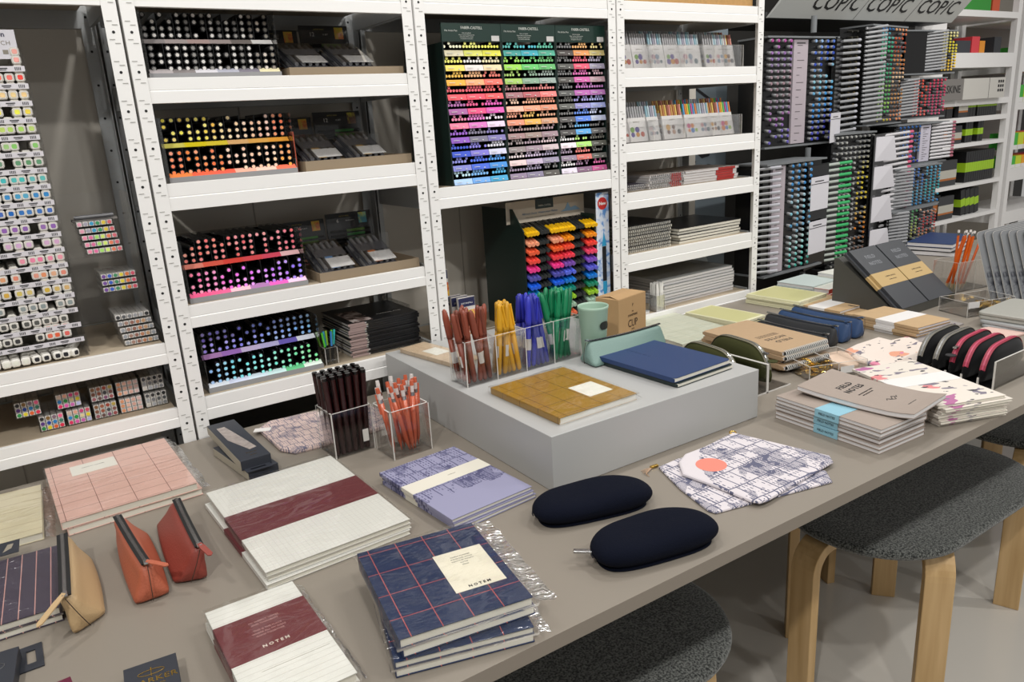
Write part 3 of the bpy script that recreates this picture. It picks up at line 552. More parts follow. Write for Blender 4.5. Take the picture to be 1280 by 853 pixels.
def pen(kind):     # pen standing on its tip, cap end up; origin at the bottom
    if kind in PROTO: return PROTO[kind]
    if kind == 'fibre':
        r = thing('fibre_pen', 'x', 'pen'); MB().loft([[(q*math.cos(a), q*math.sin(a), z) for a in [2*PI*i/8 for i in range(8)]] for q, z in ((.0030, 0), (.0052, .004), (.0058, .03), (.0061, .09))]).build('barrel', objcol_mat('cap_colour'), r, smooth=True)
        MB().loft([[(q*math.cos(a), q*math.sin(a), z) for a in [2*PI*i/8 for i in range(8)]] for q, z in ((.0068, .09), (.0070, .1), (.0066, .132), (.0045, .147), (.0018, .151))]).build('cap', objcol_mat('cap_colour'), r, smooth=True)
        MB().box(-.0015, .0015, -.0096, -.0066, .1, .147).build('clip', objcol_mat('cap_colour'), r, bevel=.0005)
        MB().loft([[(.0064*math.cos(a), .0064*math.sin(a), z) for a in [PI*i/10 for i in range(11)]] for z in (.038, .062)], caps=False).build('price_sticker', mat('barcode_sticker', 'd4d1cb', .6), r)
    elif kind == 'tube':
        r = thing('brush_pen', 'x', 'pen'); MB().cyl((0, 0, 0), (0, 0, .152), .0052, n=10).build('barrel', mat('maroon_barrel', '2a0c0d', .3), r, smooth=False)
        MB().cyl((0, 0, .1521), (0, 0, .158), .0054, .0052, n=10).build('end_cap', mat('black_gloss', '0c0909', .2), r); MB().box(-.0012, .0012, -.0072, -.0051, .115, .152).build('clip', mat('black_gloss', '0c0909', .2), r)
    elif kind == 'clicker':
        r = thing('mechanical_pencil', 'x', 'pencil'); cm = objcol_mat('translucent_colour', .2)
        MB().loft([[(q*math.cos(a), q*math.sin(a), z) for a in [2*PI*i/8 for i in range(8)]] for q, z in ((.0008, 0), (.0015, .008), (.0045, .02), (.0048, .115))]).build('barrel', cm, r, smooth=True)
        MB().cyl((0, 0, .108), (0, 0, .115), .0051, n=8).build('ring', STEEL, r); MB().cyl((0, 0, .115), (0, 0, .128), .0038, n=8).build('eraser_sleeve', mat('milky_sleeve', 'cfc3bd', .3), r)
        MB().cyl((0, 0, .128), (0, 0, .138), .0042, .0036, n=8).build('push_button', cm, r); MB().box(-.0014, .0014, -.0075, -.0045, .085, .126).build('clip', cm, r)
    elif kind == 'pencil':
        r = thing('pencil', 'x', 'pencil'); MB().cyl((0, 0, .018), (0, 0, .172), .0037, n=6).build('shaft', mat('orange_lacquer', 'cf5a12', .3), r)
        MB().cyl((0, 0, 0), (0, 0, .018), .0006, .0037, n=6).build('sharpened_tip', mat('raw_wood', 'c9a981', .8), r); MB().cyl((0, 0, .172), (0, 0, .181), .0039, n=8).build('ferrule', STEEL, r); MB().cyl((0, 0, .181), (0, 0, .189), .0036, .0034, n=8).build('eraser', mat('white_eraser', 'd8d2cc', .6), r)
    PROTO[kind] = r; return r
USED = set()
def place_pen(kind, p, lean, az, label, group, col=None):   # p: foot; lean: tilt angle towards azimuth az
    r = pen(kind); o = r if kind not in USED else dup(r); USED.add(kind)
    ax = Vector((math.cos(az)*math.sin(lean), math.sin(az)*math.sin(lean), math.cos(lean))); o.location = p
    o.rotation_mode = 'QUATERNION'; o.rotation_quaternion = ax.to_track_quat('Z', 'X') @ Matrix.Rotation(random.uniform(0, 6.28), 3, 'Z').to_quaternion()
    tag(o, label, group=group)
    if col:
        for ch in o.children: ch.color = col
    return o
# box of dark pens and box of mechanical pencils
bp = G(419, 576, TZ); bq = G(471, 557, TZ)
t = thing('acrylic_pen_box', 'clear acrylic box holding the dense bunch of dark maroon pens', 'holder', (bp.x + .043, bp.y + .040, TZ), .04); clearbox(t, .083, .075, .092, .003)
MB().box(.018, .030, -.0385, -.0378, .02, .045).build('price_label', mat('barcode_sticker', 'd4d1cb', .6), t)
c0 = Vector((bp.x + .043, bp.y + .040, TZ + .0035)); k = 0
for i in range(6):
    for j in range(5):
        place_pen('tube', c0 + Vector(((i - 2.5) * .0125 + (j % 2)*.003, (j - 2) * .0128, 0)), .05 * abs(i-2.5)/2.5, 0 if i > 2.5 else PI, 'dark maroon pen in the left acrylic box, %s row, %s from the left' % (['front', 'second', 'middle', 'fourth', 'back'][j], nth(i)), 'dark maroon pens in the left acrylic box')
bp = G(492, 577, TZ)
t = thing('acrylic_pen_box', 'clear acrylic box holding orange and white mechanical pencils', 'holder', (bp.x + .043, bp.y + .040, TZ), .03); clearbox(t, .083, .075, .096, .003)
c0 = Vector((bp.x + .043, bp.y + .040, TZ + .0035)); ocol = srgb((.74, .36, .25)); wcol = srgb((.82, .8, .78))
for i, (x, y, le, az, w_) in enumerate([(-.026, -.012, .16, PI, 0), (-.022, .016, .1, 2.2, 1), (-.004, .02, .12, 1.2, 1), (.002, -.02, .2, PI, 0), (.006, -.018, .14, 2.5, 0), (.01, -.015, .08, 1.6, 0), (.014, -.02, .05, .3, 0), (.004, -.012, .22, .4, 0), (.018, .01, .1, .9, 0), (.022, .016, .12, .1, 1), (-.01, -.01, .16, 1.9, 0), (.028, -.006, .04, 0, 0), (.008, -.024, .1, 3.4, 0), (.0, .0, .1, 1.0, 0)]):
    place_pen('clicker', c0 + Vector((x, y, 0)), le, az, ('white' if w_ else 'clear orange') + ' mechanical pencil, right acrylic box, leaning %s, %s part, %s one' % ('left' if az > 2 else 'right', 'front' if y < 0 else 'rear', nth(i)), ('white' if w_ else 'orange') + ' mechanical pencils in the acrylic box', wcol if w_ else ocol)
# four-compartment holder on the plinth
A = G(584.7, 485.4, PZ); B = G(727, 445, PZ); v = B - A; a = math.atan2(v.y, v.x); w = v.length; d = .062
nrm = Vector((-math.sin(a), math.cos(a), 0)); c = (A + B) / 2 + nrm * d/2
t = thing('pen_organizer', 'long clear acrylic holder with four compartments of coloured pens on the plinth', 'holder', (c.x, c.y, PZ), a)
clearbox(t, w, d, .092, .0028, div=(-w/4, 0, w/4), m=ACR); 
cols = [('brown', (.50, .24, .17)), ('ochre', (.78, .58, .10)), ('blue', (.16, .18, .62)), ('green', (.02, .46, .29))]
for q, (nme, cc) in enumerate(cols):
    x0 = -w/2 + w/4 * (q + .5); n = (12, 10, 13, 12)[q]
    for i in range(n):
        u = (i % 5 - 2) * w / 4 * .17 + random.uniform(-.001, .001); y = (-.019, .0, .019)[i // 5] + random.uniform(-.002, .002); le = random.uniform(.05, .2); az = PI if u > 0 else 0
        if q == 3: az = .25 if i % 3 else 2.9; le = random.uniform(.1, .24)
        if q == 0: az = (PI, 2.8, .3)[i % 3]
        if q == 3 and i % 3: u = -abs(u)
        p = Vector((x0 + u, y, .0035)); p.rotate(Matrix.Rotation(a, 3, 'Z')); p += Vector((c.x, c.y, PZ)); v_ = random.uniform(.85, 1.12)
        place_pen('fibre', p, le, az + a, nme + ' felt pen in the four-compartment holder, %s row, %s from the left in its compartment' % (('front', 'middle', 'back')[i // 5], nth(i % 5)), nme + ' pens in the acrylic holder', srgb(tuple(min(1, x * v_) for x in cc)))
# ------------------------------------------------------------------ on the plinth
och = grid_mat('ochre_grid_cover', 'a17a24', '5f4312', .042, .056, ox=.01, oy=.01, w=.0014)
C, w, d, a = fit([(616, 483), (704, 459.5), (794, 490), (698.7, 525.6)], PZ + .0135)
t = book('planner', 'ochre gridded planner with a square white label in clear wrap on the plinth', 'planner', C, w, d, .013, a, och, z=PZ + .0003); wrap(t, w, d, .013, flap=.012)
L4 = [G(*p, PZ + .0135) for p in ((703, 482.5), (736, 475), (773.7, 489), (740, 499))]; lc = sum(L4, Vector()) / 4 - C; lc.rotate(Matrix.Rotation(-a, 3, 'Z'))
MB().box(lc.x - .028, lc.x + .028, lc.y - .032, lc.y + .032, .0131, .0134).build('title_label', mat('label_paper', 'e6e4da', .6), t)
C, w, d, a = fit([(507, 434.5), (535, 425.5), (600, 447), (572, 458)], PZ + .01)
beg = grid_mat('pale_peach_cover', 'cdb79b', 'a8805f', .06, .05, w=.0008)
t = book('planner', 'pale peach planner in clear wrap behind the pen holder on the plinth', 'planner', (C[0]-.004, C[1]), w, d, .0095, a, beg, z=PZ + .0003); wrap(t, w, d, .0095, flap=0)
MB().box(-w*.25, w*.3, -.01, .045, .0096, .0099).build('title_label', mat('label_paper', 'e6e4da', .6), t)
dg = mat('dark_green_cover', '1d2b2a', .5, bump=.15, bscale=400); bl = mat('royal_blue_cover', '1d3560', .5, bump=.15, bscale=400)
C, w, d, a = fit([(760, 447), (796, 421), (897.5, 446), (862, 477)], PZ + .02)
C, w, d, a = C, .125, .205, 0
cw = (G(760, 447, PZ + .02) + G(897.5, 446, PZ + .02) + G(862, 477, PZ + .02) + G(796, 421, PZ + .02)) / 4
e = G(862, 477, PZ + .02) - G(760, 447, PZ + .02); ba = math.atan2(e.y, e.x) + PI/2; f = G(897.5, 446, PZ + .02) - G(862, 477, PZ + .02)
book('notebook', 'dark green pocket notebook under the blue one on the plinth', 'notebook', (cw.x + .004, cw.y - .004), f.length, e.length, .0085, ba - .0, dg, z=PZ + .0003, rnd=.008, pages=PAGES)
t = book('notebook', 'royal blue notebook with slightly lifting cover on top of the dark green one', 'notebook', cw, f.length, e.length, .0095, ba, bl, z=PZ + .0098, rnd=.008)
txt('S T A T I O N E R Y', .009, mat('blue_deboss', '1a2f56', .4), t, (-.01, .06, .0096), (0, 0, PI/2))
# teal pouch
teal = leather('teal_leather', '6e8880')
pouch('pencil_pouch', 'pale teal leather wedge pouch with a dark zip in front of the mint cup', [G(722, 452.5, PZ), G(741, 462, PZ), G(835, 430, PZ)], [G(733, 428, PZ + .048), G(826, 405, PZ + .048)], .048, teal, teal, tabdir=1.2, tabl=.012, gw=.004)
# cup and carton
c = G(741, 440, PZ); c = Vector((c.x + .0, c.y + .055, PZ)); mint = mat('mint_plastic', '98b3a0', .45); N = 32; prof = [(.0, .0), (.0235, 0), (.0255, .003), (.0325, .105), (.0337, .107), (.0337, .112), (.0322, .1125), (.0308, .108), (.0245, .006), (0, .005)]
t = thing('travel_cup', 'mint green travel cup with a dark oval logo beside the kraft carton', 'cup', G(741, 383, PZ + .11) * 1); t.location.z = PZ
MB().loft([[(max(r, .0002)*math.cos(2*PI*i/N), max(r, .0002)*math.sin(2*PI*i/N), z) for i in range(N)] for r, z in prof], caps=False).build('cup_body', mint, t, smooth=True)
b = MB(); nl = 14
R0 = .0312
for k in range(nl):
    q = PI*k/(nl-1); hw = .0125 * abs(math.sin(q)) ** .6; z = .072 - .009 * math.cos(q); 
    b.add([((R0+.0012)*math.cos(-1.42 + s*hw/R0), (R0+.0012)*math.sin(-1.42 + s*hw/R0), z) for s in (-1, -.5, 0, .5, 1)], [])
for k in range(nl-1):
    for j in range(4): b.f.append((k*5+j, k*5+j+1, (k+1)*5+j+1, (k+1)*5+j)); b.m.append(0); b.c.append((1, 1, 1, 1))
b.build('logo_plate', mat('dark_logo', '20251f', .4), t)
C, w, d, a = fit([(742, 373), (770, 361), (807, 364), (773, 376)], PZ + .092)
# the carton's lettered face looks to the right-hand front, so its width runs along the local x of this fit
def carton(name, label, h):
    P = [G(*p, PZ + h) for p in ((773, 376), (807, 364), (742, 373))]; v = P[1] - P[0]; a = math.atan2(v.y, v.x); w = v.length; u = P[2] - P[0]; dep = u.length
    t = thing(name, label, 'box', (P[0].x, P[0].y, PZ + .0003), a); k = mat('kraft_carton', 'ab8a60', .75, var=.05, vscale=60)
    MB().box(0, w, 0, dep, 0, h).build('carton', k, t, bevel=.0008)
    b = MB(); b.add([(0, dep*.02, h+.0004), (w*.98, dep*.02, h+.0004), (w*.9, dep*.5, h + .0035), (w*.1, dep*.5, h + .0035)], [(0, 1, 2, 3)]); b.add([(.1*w, dep*.5, h+.003), (w*.9, dep*.5, h+.003), (w, dep, h+.0004), (0, dep, h+.0004)], [(0, 1, 2, 3)]); b.build('lid_flap', k, t)
    return t, w
t, w = carton('cup_carton', 'kraft paper carton printed with the word CUP behind the mint cup', .092)
RX = (PI/2, 0, 0); kin = mat('dark_brown_ink', '3a2a1c', .7); cx = w/2
txt('CUP', .026, kin, t, (cx, -.0005, .026), RX, sx=.8); txt('STONEWARE', .0078, kin, t, (cx, -.0005, .046), RX, spacing=1.1, sx=.8); txt('THE', .004, kin, t, (cx, -.0005, .055), RX); txt('350 ML', .004, kin, t, (cx, -.0005, .012), RX)
MB().add([(cx-.002, -.0006, .066), (cx+.003, -.0006, .072), (cx, -.0006, .075), (cx-.001, -.0006, .07)], [(0, 1, 2, 3)]).build('bird_mark', kin, t)
# pastel set packs behind the holder (on the shelving)
def setpack(label, x, y, z, w, h, lean, top, art, rz=0):
    t = thing('pastel_set_pack', label, 'pack', (x, y, z), rz); t.rotation_euler = (-lean, 0, rz)
    MB().box(-w/2, w/2, 0, .009, 0, h).build('carton', mat('pale_carton', 'cfcac5', .5), t, bevel=.0005)
    MB().box(-w/2 + .001, w/2 - .001, -.0006, 0, h*.80, h - .002).build('title_band', mat(top[0], top[1], .5), t)
    MB().box(-w/2 + .001, w/2 - .001, -.0006, 0, .02, h*.72).build('art_print', art, t); txt('SOFT PASTELS', .0055, mat('white_ink', 'e8e6e2', .6), t, (0, -.0008, h*.87), (PI/2, 0, 0))
    return t
def artm(n, c1, c2, c3):
    if n in MATS: return MATS[n]
    m = mat(n, c1, .5); nn, L, b = nodes(m); tc = nn.new('ShaderNodeTexCoord'); t = nn.new('ShaderNodeTexNoise'); t.inputs['Scale'].default_value = 45; t.inputs['Detail'].default_value = 3; t.inputs['Distortion'].default_value = 1; L.new(tc.outputs['Object'], t.inputs[0])
    r = nn.new('ShaderNodeValToRGB'); r.color_ramp.elements[0].position = .36; r.color_ramp.elements[0].color = lin(c1); r.color_ramp.elements[1].position = .64; r.color_ramp.elements[1].color = lin(c3); e = r.color_ramp.elements.new(.5); e.color = lin(c2); L.new(t.outputs[0], r.inputs[0]); L.new(r.outputs[0], b.inputs['Base Color']); return m
fruit = artm('fruit_print', '8c2a18', 'd65a22', 'e7c02f'); poppy = artm('poppy_print', 'e6c9b8', 'd9705a', 'e8dc5c')
z3 = TOP[3][2] + .0005; bx3 = bayx(3)
def hangpack(label, x, y, z, m): return setpack(label, x, y, z, .050, .124, .06, ('navy_band', '20234a'), m)
for i in range(3): hangpack('white pastel set pack with a poppy picture, %s in the row behind the brown pens' % ['front', 'middle', 'back'][i], bx3 + .112 - .008 * i, .055 + .022 * i, z3, poppy)
hangpack('navy topped pack with an orange fruit picture beside the shelf post', bx3 + .052, .16, z3 + .072, fruit).location = (bx3 + .052, .17, z3)
bpy.data.objects[COL.objects[-1].name]
# riser block under the fruit pack
tag(MB().box(-.03, .03, 0, .05, 0, .062).build('clear_riser', ACRG, None, loc=(bx3 + .087, .130, z3)), 'clear acrylic riser standing behind the pastel set packs', 'riser')
for o in COL.objects:
    if o.get('label', '').startswith('navy topped pack'): o.location = (bx3 + .087, .145, z3 + .0625)
# ------------------------------------------------------------------ tiered racks of black pens (unit 2)
blk = mat('black_barrel', '0b0b0c', .3)
bpn = thing('black_pen', 'x', 'pen'); MB().cyl((0, 0, 0), (0, .13, 0), .0056, n=8).build('barrel', blk, bpn); MB().cyl((0, -.0006, 0), (0, .0005, 0), .0036, n=8).build('colour_plug', OC, bpn)
NP = [0]
BPL = []
def put(proto, loc, label, group, col, rot=None):
    o = proto if not proto.get('used') else dup(proto); proto['used'] = 1
    if o is not proto and 'used' in o: del o['used']
    o.location = loc; o['label'] = label; o['group'] = group
    if rot: o.rotation_euler = rot
    for ch in o.children: ch.color = col
    return o
RACK = {1: ('greyscale and pale', lambda u, r: (.1, .05 + .1*(u > .85), .55 + .3*((u*7) % 1 > .4))), 2: ('yellow and orange', lambda u, r: ((.14 + .02*u if r < 4 and u < .4 else .09 + .04*math.sin(u*5)) if r < 4 else .05 + .03*u, .75 if (u < .45 or u > .92) else .35, 1.)),
        3: ('pink and red', lambda u, r: ((.02 - .04*u) if r < 4 else .95 - .25*u, .55, 1.)), 4: ('blue and green', lambda u, r: ((.70 - .12*u) if r < 4 else .58 - .2*u, .5, 1.))}
STRIP = {1: [['9a9392', 'b3a7a4', 'b9a09b', 'a89b98', '7c7470', 'e0dedb'], ['a8a0a0', '77706f', 'c2bfc4', '9c9ca8', '6f6a75', 'cfc7a0']],
         2: [['e3d96a', 'e8d51e', 'e8d23a', 'e7b67a', 'ecb258', 'f0a83c'], ['e37a2d', 'e2542f', 'dd4f35', 'dca08a', 'e8bba8', 'e3674a']],
         3: [['e88a78', 'e25d4b', 'e0463c', 'dd4b50', 'd84b62', 'eebfc0'], ['e0447c', 'e24f86', 'eeb3bd', 'a06aa0', 'd94fb0', 'f0bfd8']],
         4: [['b080b8', 'a06fbe', 'c9b9dd', 'b9b4de', '6c5fb8', 'dfe4ee'], ['dfe6ee', 'cfd6ec', 'cfe0ea', 'c7e4e4', '5fbf82', 'e2f0e4']]}
def stuffpens(name, items, parent=None, L=.13, r=.0056, cap=.0036, body=(.012, .012, .013, 1), n=6):    # pens past the countable limit: one mesh, colour per face
    b = MB()
    for p, col in items:
        b.col = body; b.cyl((p[0], p[1], p[2]), (p[0], p[1] + L, p[2]), r, n=n); b.col = col; b.cyl((p[0], p[1] - .0006, p[2]), (p[0], p[1] + .0005, p[2]), cap, n=n)
    b.col = (1, 1, 1, 1); return b.build(name, AC, parent)
for rk in (2, 3, 4, 1):
    zt = TOP[2][rk]; x0, x1 = {1: (.238, .493), 2: (.241, .500), 3: (.239, .490), 4: (.245, .500)}[rk]; w = x1 - x0
    t = thing('pen_rack', 'two-tier black rack of %s ended pens, %s shelf of the pen unit' % (RACK[rk][0], ['', 'top', 'second', 'third', 'fourth'][rk]), 'rack', (x0, .028, zt + .0003))
    MB().box(0, w, 0, .19, 0, .011).build('grey_base', mat('rack_base_grey', '8b8c8e', .5), t)
    fr = MB(); fr.box(0, .002, .004, .19, .011, .125); fr.box(w - .002, w, .004, .19, .011, .125); fr.box(.002, w - .002, .183, .185, .011, .125); fr.box(.002, w-.002, .035, .18, .0665, .068); fr.build('side_panels', ACRG, t)
    MB().box(.002, w - .002, .178, .18, .011, .12).build('back_board', SMOKE, t)
    dv = MB(); nc = 16; cp = (w - .008) / nc
    for i in range(0, nc + 1, 2): x = .004 + i * cp; dv.box(x - .0006, x + .0006, .012, .1, .018, .066); dv.box(x - .0006, x + .0006, .038, .1, .075, .124)
    dv.build('dividers', SMOKE, t)
    for tier in (0, 1):
        n = 6; zz = (.0655 if tier == 0 else .0085) + .002; y0 = .026 if tier == 0 else .000
        for i in range(n):
            b = MB(); xa = .002 + (w-.004)*i/n; xb = .002 + (w-.004)*(i+1)/n; b.add([(xa, y0, zz), (xb, y0, zz), (xb, y0 + .010, zz + .0085), (xa, y0 + .010, zz + .0085), (xa, y0+.002, zz-.001), (xb, y0+.002, zz-.001), (xb, y0 + .012, zz + .0075), (xa, y0 + .012, zz + .0075)], [(0, 1, 2, 3), (7, 6, 5, 4), (0, 4, 5, 1), (3, 2, 6, 7), (0, 3, 7, 4), (1, 5, 6, 2)])
            c = STRIP[rk][tier][i]; b.build('colour_strip', mat('strip_' + c, c, .5), t)
    items = []
    for r in range(8):
        for i in range(nc):
            u = i / (nc - 1); tier = 0 if r < 4 else 1; k = r % 4
            if random.random() < (.2 if k == 0 else .1) + (.25 if math.sin(i*1.7 + rk*3 + r*.4) > .88 else 0): continue
            h, s, v = RACK[rk][1](u, r); h += random.uniform(-.015, .015); s *= random.uniform(.6, 1); col = srgb(hsv(h, min(1, s), v))
            z = zt + (.0665 + .0105 + .0062 + (3 - k) * .0124 if tier == 0 else .0105 + .0095 + (3 - k) * .0124); y = .028 + (.034 if tier == 0 else .008); x = x0 + .004 + cp * (i + .5)
            nm = cname(h, s, v)
            if rk != 1 and NP[0] < 300 and not (rk == 4 and r < 2 and i % 2): 
                NP[0] += 1; put(bpn, (x, y, z), 'black pen, %s end, %s row, %s tier, %s column, %s rack' % (nm, nth(k), 'upper' if tier == 0 else 'lower', nth(i), RACK[rk][0]), 'black pens in the tiered racks', col)
            else: items.append(((x, y, z), col))
    if items:
        o = stuffpens('black_pens', [((p[0] - x0, p[1] - .028, p[2] - zt - .0003), c) for p, c in items], t); o['kind'] = 'stuff'
# lowest rack behind the table edge
t = thing('pen_rack', 'black pen rack on the lowest visible shelf, mostly hidden behind the table edge', 'rack', (.235, .03, TOP[2][5] + .0005)); MB().box(0, .30, .035, .19, 0, .095).build('rack_body', SMOKE, t)
its = [((.235 + .012 + i*.0155, .055, TOP[2][5] + .05 + k*.0124), srgb(hsv(.4 - .012*i + random.uniform(-.02, .02), .6, .95 if random.random() > .35 else .25))) for i in range(19) for k in range(4)]
stuffpens('black_pens', [((p[0] - .235, p[1] - .03, p[2] - TOP[2][5] - .0005), c) for p, c in its], t, L=.012)['kind'] = 'stuff'
# ------------------------------------------------------------------ trays, blister packs and pads on unit 2
tray = mat('taupe_card', '8a7a64', .8)
def cardtray(label, x0, x1, y0, y1, z, h):
    t = thing('card_tray', label, 'tray', (x0, y0, z)); w, d = x1-x0, y1-y0; th = .002
    MB().box(0, w, 0, d, 0, th).build('tray_base', tray, t); 
    for q in ((0, w, 0, th), (0, w, d-th, d), (0, th, th, d-th), (w-th, w, th, d-th)): MB().box(*q, th, h).build('tray_wall', tray, t)
TR = {1: (.508, .770, .018), 2: (.516, .770, .022), 3: (.516, .765, .021)}
packs = mat('clear_pack_white', 'd5d3d0', .4)
def sketchset(label, x, y, z, rz, lean, a1, a2, n=5, dark='3c3c40'):     # flat clear pack of pens with a printed sleeve
    t = thing('marker_set_pack', label, 'pack', (x, y, z), rz); t.rotation_euler = (lean, 0, rz); w, d = .075, .12
    MB().box(0, w, 0, d, 0, .003).build('backing', mat('pack_grey', dark, .4), t)
    for i in range(n): MB().cyl((.008 + i*(w-.016)/(n-1), .004, .0068), (.008 + i*(w-.016)/(n-1), d - .004, .0068), .0042, n=8).build('pen_body', mat('pack_pen_grey', '6e6e70', .3), t)
    MB().box(w*.28, w*.52, .0, .05, .0112, .0118).build('sleeve', mat(a1, {'sky': '5f8fc0', 'sand': 'c8702f', 'moss': 'b08a3a', 'slate': '5c5c62'}.get(a1, '777777'), .5), t)
    MB().box(w*.0, w*1.0, .05, .085, .0112, .0118).build('sleeve', mat('sleeve_slate', '4a4a4e', .5), t); MB().box(w*.25, w*1.0, .001, .042, .0114, .0124).build('white_label', packs, t)
    MB().box(-.001, w + .001, -.001, d + .001, .0125, .0129).build('clear_cover', ACR, t); return t
def hangcard(label, x, y, z, w, h, lean, n, hue, tlab, corner):       # black hanging card with pens lying across
    t = thing('pen_set_card', label, 'pack', (x, y, z)); t.rotation_euler = (-lean, 0, 0)
    MB().box(-w/2, w/2, 0, .0025, 0, h).build('card', mat('black_card', '121213', .45), t)
    for i in range(n):
        zz = h*.06 + i * (h*.66)/n; b = MB(); b.cyl((-w*.44, -.0036, zz), (w*.44, -.0036, zz), .0033, n=8, m=0); c = srgb(hsv(hue[0] + (hue[1]-hue[0])*i/n, .55, .55)); o = b.build('pen_body', mat('black_barrel', '0b0b0c', .3), t)
        b = MB(); b.cyl((-w*.1, -.0037, zz), (w*.3, -.0037, zz), .0034, n=8); o = b.build('colour_band', OC, t); o.color = c
    MB().box(w*.22, w*.40, -.0006, 0, h*.76, h*.97).build('colour_flash', artm('flash_' + corner, {'sun': 'd9422b', 'sea': '3d86b0', 'rose': '8a6a58'}[corner], {'sun': 'e8b53c', 'sea': '66b0a8', 'rose': '6f4a3a'}[corner], 'c9c23c'), t)
    txt(tlab, .013, mat('white_ink', 'e8e6e2', .6), t, (-w*.25, -.0004, h*.84), (PI/2, 0, 0)); txt('12 SET' if tlab == '12' else 'brush pens', .005, mat('white_ink', 'e8e6e2', .6), t, (w*.02, -.0004, h*.84), (PI/2, 0, 0)); txt('ARTIST PENS', .0045, mat('gold_ink', 'a89a55', .6), t, (-w*.1, -.0004, h*.93), (PI/2, 0, 0))
    MB().box(-w/2 - .002, w/2 + .002, -.009, -.0082, -.002, h*.9).build('blister', ACR, t)
for s in (1, 2, 3):
    z = TOP[2][s] + .0004; xa, xb, h = TR[s]; nm = ['', 'top', 'second', 'third'][s]
    cardtray('taupe cardboard tray of flat marker packs on the %s shelf of the pen unit' % nm, xa, xb, .022, .165, z, h)
    for i in range(4):
        x = xa + .006 + i * .008 + (0 if i < 2 else .09); sketchset('flat marker set pack, %s in the %s tray' % (['leftmost', 'second', 'third', 'rightmost'][i], nm), x, .030 + .004*(i % 2), z + .0035 + .0135*(i % 2), .0, .42, ('sky' if s == 3 and i < 2 else 'sand' if s == 3 else 'moss' if s == 2 else 'slate'), 0)
    hangcard('black card of coloured artist pens, left one standing behind the %s tray' % nm, xa + .045, .225, z + .003, .115, .115, .12, 7, (.0, .35) if s == 3 else (.1, .0), 'MARKERS' if s == 3 else '6', 'sun')
    hangcard('black card of twelve artist pens, right one standing behind the %s tray' % nm, xa + .165, .215, z + .003, .12, .125, .12, 8, (.0, .4) if s == 2 else (.95, .15), '6' if s == 3 else '12', 'sea' if s == 3 else 'sun' if s == 1 else 'rose')
    tag(MB().box(-.125, .125, 0, .002, 0, .07).build('clear_back_stand', ACRG, None, loc=(xa + .125, .185, z + .0005)), 'clear acrylic divider standing behind the %s cardboard tray' % nm, 'divider')
# spare pens beside rack 2 : small clear cup with orange refill cards
t = thing('refill_card', 'narrow orange and white refill card standing at the right end of the yellow rack', 'card', (.506, .05, TOP[2][2] + .0005)); MB().box(0, .002, 0, .03, 0, .085).build('card', mat('orange_print', 'c9583a', .5), t); MB().box(-.0008, 0, 0, .03, .002, .03).build('label', packs, t)
# cup of highlighter refills beside rack 4
z = TOP[2][4] + .0005; t = thing('acrylic_pen_cup', 'small clear cup of green and blue gel pens beside the blue and green rack', 'holder', (.525, .052, z), .0); clearbox(t, .03, .03, .04, .0015, m=ACRG)
for i, h in enumerate((.25, .3, .55, .22, .58, .28, .5)):
    x, y = .525 + (i - 3)*.0032, .052 + (.008, -.006, .002)[i % 3]; b = thing('gel_pen', 'thin %s gel pen, %s from the left in the small clear cup' % (cname(h, .6, .8), nth(i)), 'pen', (x, y, z + .002), group='gel pens in the small clear cup'); b.rotation_euler = (random.uniform(-.1, .1), (i-3)*.05, 0)
    MB().cyl((0, 0, 0), (0, 0, .07), .0022, n=6).build('barrel', mat('black_barrel', '0b0b0c', .3), b); o = MB().cyl((0, 0, .04), (0, 0, .075), .0026, n=6).build('cap', OC, b); o.color = srgb(hsv(h, .7, .75))
# pile of black spiral pads
t0 = None; padm = mat('black_pad_cover', '1a1a1c', .35)
for i in range(15):
    z = TOP[2][4] + .0005 + i * .0056; x, y = .665 + random.uniform(-.003, .003), .125 + random.uniform(-.003, .003)
    if i < 14: lab = 'black covered drawing pad, %s from the bottom of the tall pile' % nth(i)
    else: lab = 'topmost drawing pad with a black, brown and white printed cover on the tall pile'
    t = thing('drawing_pad', lab, 'pad', (x, y, z), .0, 'pile of black drawing pads')
    MB().box(-.085, .095, -.075, .1, .0, .0044).build('page_block', PAGES if i % 2 else PAGEW, t); MB().box(-.0865, .096, -.077, .101, .0044, .0052).build('cover', padm if i < 14 else padm, t)
    MB().box(-.0868, -.045, -.0778, -.0768, .0, .0052).build('printed_spine', mat('pinkish_print', 'a08a86', .6), t)
    b = MB(); b.box(-.04, .096, -.0776, -.077, .0004, .0048); b.build('dark_edge', padm, t)
MB().box(-.07, -.02, -.07, .05, .0053, .0056).build('cover_photo', artm('cover_photo', '3a2a28', '8f7a74', 'cfc4c0'), t); txt('MARKER PAD', .011, mat('white_ink', 'e8e6e2', .6), t, (.04, -.03, .0053))
tag(MB().box(0, .003, 0, .16, 0, .09).build('clear_side_stand', ACRG, None, loc=(.7625, .10, TOP[2][4] + .0005)), 'clear acrylic upright plate beside the pile of black pads', 'divider')

